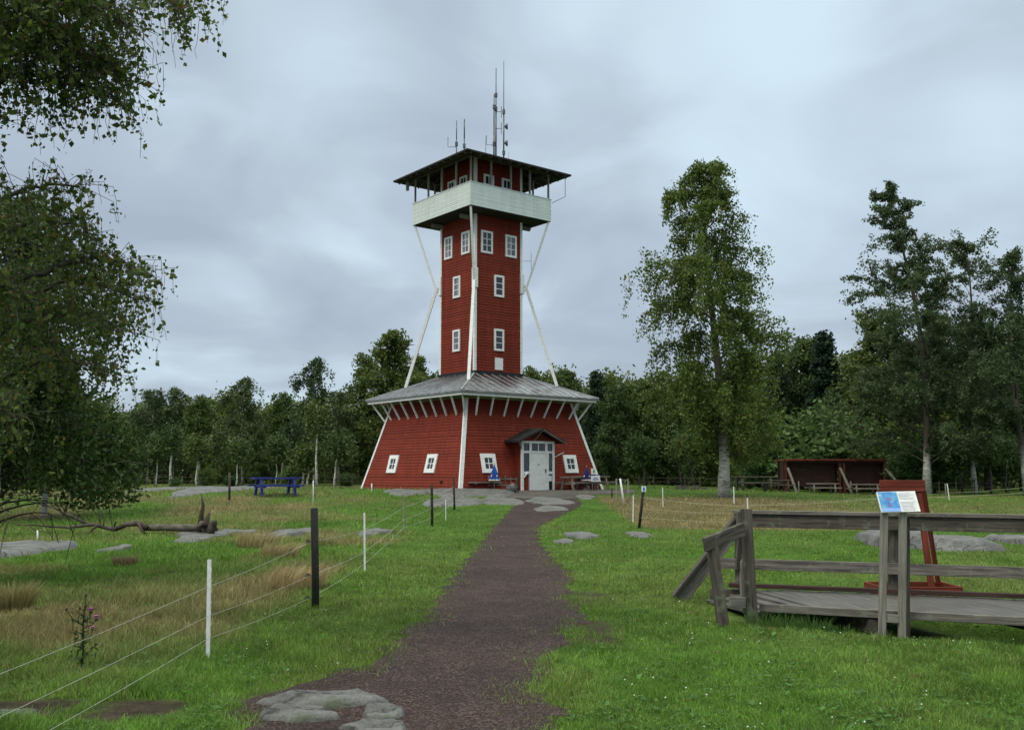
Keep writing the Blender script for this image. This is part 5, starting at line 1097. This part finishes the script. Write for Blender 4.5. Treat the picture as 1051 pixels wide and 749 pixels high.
# sloping brace
foot = rp(697, 614); MB().beam(foot-O5, rp(760, 534)-O5, .20, .055, up=Vector((-DR.y, DR.x, 0))).build('brace', M['greywood'], fbg, bevel=.006)
MB().beam(rp(690, 611)-O5-Vector((0, .05, 0)), rp(757, 526)-O5-Vector((0, .05, 0)), .03, .14, up=(0, 1, 0)).build('brace', M['darkwood'], fbg, bevel=.004)
def upost(px, py0, py1, wpx, mat, back=.08, dpt=.10):
    a = rp(px, py0); b2 = rp(px, py1); off_ = Vector((-DR.y, DR.x, 0))*back; return MB().beam(a+off_-O5, b2+off_-O5, dpt, wpx/F*a.y, up=(1, 0, 0)).build('post', M[mat], fbg, bevel=.008)
upost(757.5, 615, 527, 7, 'greywood'); upost(918, 622, 527, 10, 'darkwood'); upost(1075, 622, 527, 10, 'darkwood')
# near side posts at the left end: broken rail stub
def gbeam(p, q_, w_, h_, mat, nm='post', up=(0, 1, 0), bev=.01): return MB().beam(Vector(p)-O5, Vector(q_)-O5, w_, h_, up=up).build(nm, M[mat], fbg, bevel=bev)
p1b = P(771.5, 628, 10.85); p1t = P(765.5, 522, 10.95); gbeam(p1b-Vector((0, 0, .1)), p1t, .115, .10, 'darkwood')
p2b = P(742.5, 634, 10.55); p2t = P(729.5, 551, 10.60); gbeam(p2b-Vector((0, 0, .1)), p2t, .115, .11, 'darkwood')
gbeam(P(723, 559, 10.48), P(763, 543, 10.84), .05, .15, 'darkwood', 'handrail', up=(0, 0, 1))
gbeam(P(763.5, 627, 10.98), P(762, 575, 11.0), .06, .08, 'palewood'); gbeam(P(757, 585, 11.02), P(760, 548, 11.0), .06, .05, 'darkwood')
gbeam(P(748, 617.5, 10.85), P(766, 618.5, 10.86), .03, .12, 'palewood', 'step', up=(0, 0, 1))
gbeam(P(757.5, 524, 10.97)-Vector((0, 0, 0)), P(759, 548, 10.95), .05, .05, 'greywood')

# information sign on two posts in front of the bridge
ist = thing('information_sign', (4.02, 10.25, hz(4.02, 10.25)), 'small blue and white information board on two grey posts before the footbridge', 'information sign'); O6 = ist.location.copy(); Yi = 10.2
for px_b, px_t, y_b in ((904.5, 907.5, 641), (925, 926.5, 644)): MB().beam(P(px_b, y_b, Yi)-O6-Vector((0, 0, .16)), P(px_t, 525, Yi)-O6, .066, .06, up=(0, 1, 0)).build('post', M['palewood'], ist, bevel=.006)
MB().beam(P(929.5, 640, Yi+.12)-O6-Vector((0, 0, .2)), P(930, 530, Yi+.12)-O6, .05, .08, up=(0, 1, 0)).build('post', M['darkwood'], ist, bevel=.006)
MB().beam(P(909, 634, Yi)-O6, P(924, 635, Yi)-O6, .03, .08, up=(0, 0, 1)).build('crosspiece', M['palewood'], ist, bevel=.004)
bl, brr = P(905, 525.5, Yi-.07), P(945, 524.5, Yi-.07); tl2 = P(904.5, 505, Yi+.04)
U = (brr-bl); S = (tl2-bl); wU = U.length; hS = S.length; Un = U.normalized(); Sn = (S-Un*S.dot(Un)).normalized(); Nn = Un.cross(Sn)
if Nn.y > 0: Nn = -Nn
bo = bl-O6
def sb(nm, mat, u0, u1, s0, s1, n0, n1, par): return MB().obox(bo, Un, Nn, Sn, u0*wU, u1*wU, n0, n1, s0*hS, s1*hS).build(nm, mat, par)
bd = sb('board', M['plastic'], 0, 1, 0, 1, -.02, 0, ist)
mm_, nn_, bb_ = mat_base('printed_picture', .35, .4); f = noise(nn_, 14, 5); nn_.links.new(ramp(nn_, f, [(.3, (.01, .10, .32)), (.45, (.03, .22, .55)), (.6, (.10, .32, .50)), (.72, (.35, .5, .6))]), bb_.inputs['Base Color'])
pic = sb('picture', mm_, .02, .51, .18, .98, .001, .003, bd)
M['skyblue'] = simple('printed_pale_blue', (.20, .36, .72), (.26, .42, .76), 9, .4, 0); sb('picture_border', M['skyblue'], .02, .51, .02, .18, .001, .003, bd)
M['picred'] = simple('printed_mauve', (.16, .12, .34), (.22, .16, .4), 30, .5, 0)
q = MB(); q.obox(bo, Un, Nn, Sn, .235*wU, .275*wU, .0035, .005, .28*hS, .70*hS); q.obox(bo, Un, Nn, Sn, .17*wU, .34*wU, .0035, .0048, .60*hS, .66*hS); q.obox(bo, Un, Nn, Sn, .20*wU, .31*wU, .0035, .0046, .26*hS, .34*hS); q.build('printed_tower', M['picred'], pic)
M['ink'] = simple('grey_print', (.42, .43, .50), (.50, .51, .58), 60, .5, 0); q = MB()
for i in range(13):
    if i in (5,): continue
    s0 = .90-i*.068; q.obox(bo, Un, Nn, Sn, .55*wU, (.55+random.uniform(.28, .40))*wU, .001, .0025, (s0-.02)*hS, s0*hS)
q.build('printed_text', M['ink'], bd)

# red notice frame behind the bridge
Yr = 13.3
rn = thing('notice_stand', (5.45, Yr, hz(5.45, Yr)), 'tall red wooden notice frame in a red ground box behind the footbridge', 'notice stand'); O7 = rn.location.copy()
def RP(px, py, dy=0): return P(px, py, Yr+dy)-O7
mb = MB(); mb.beam(RP(903, 498.5, -.12), RP(949, 497.5, -.12), .05, .135, up=(0, 0, 1)); h1 = MB(); O_ = RP(926, 498, -.1)
for i in range(3): h1.obox(O_, (1, 0, 0), (0, 1, 0), (0, 0, 1), -.30, .305, -.02, .02, -.075+i*.05, -.028+i*.05)
h1.build('header', M['redtrim'], rn, bevel=.004)
MB().obox(RP(926, 504, -.06), (1, 0, 0), (0, .97, .2), (0, -.2, .97), -.28, .285, -.015, .015, -.46, .0).build('panel', M['redtrim'], rn, bevel=.003)
for a, b2 in (((908, 506), (915.5, 600)), ((943, 506), (956, 600))): MB().beam(RP(b2[0], b2[1], -.28)-Vector((0, 0, .03)), RP(a[0], a[1], -.08), .075, .05, up=(0, 1, 0)).build('leg', M['redtrim'], rn, bevel=.004)
for a, b2 in (((911, 503), (921, 597)), ((948, 503), (963, 597))): MB().beam(RP(b2[0], b2[1], .25)-Vector((0, 0, .03)), RP(a[0], a[1], .0), .05, .05, up=(0, 1, 0)).build('leg', M['redtrim'], rn, bevel=.004)
MB().beam(RP(906, 539, -.14), RP(950, 539, -.14), .04, .07, up=(0, 0, 1)).build('crosspiece', M['redtrim'], rn)
for y_ in (-.32, .32): MB().box((-.09, y_, .065), (1.0, .035, .13)).build('box_side', M['redtrim'], rn, bevel=.003)
for x_ in (-.61, .43): MB().box((x_, 0, .066), (.035, .62, .13)).build('box_end', M['redtrim'], rn, bevel=.003)
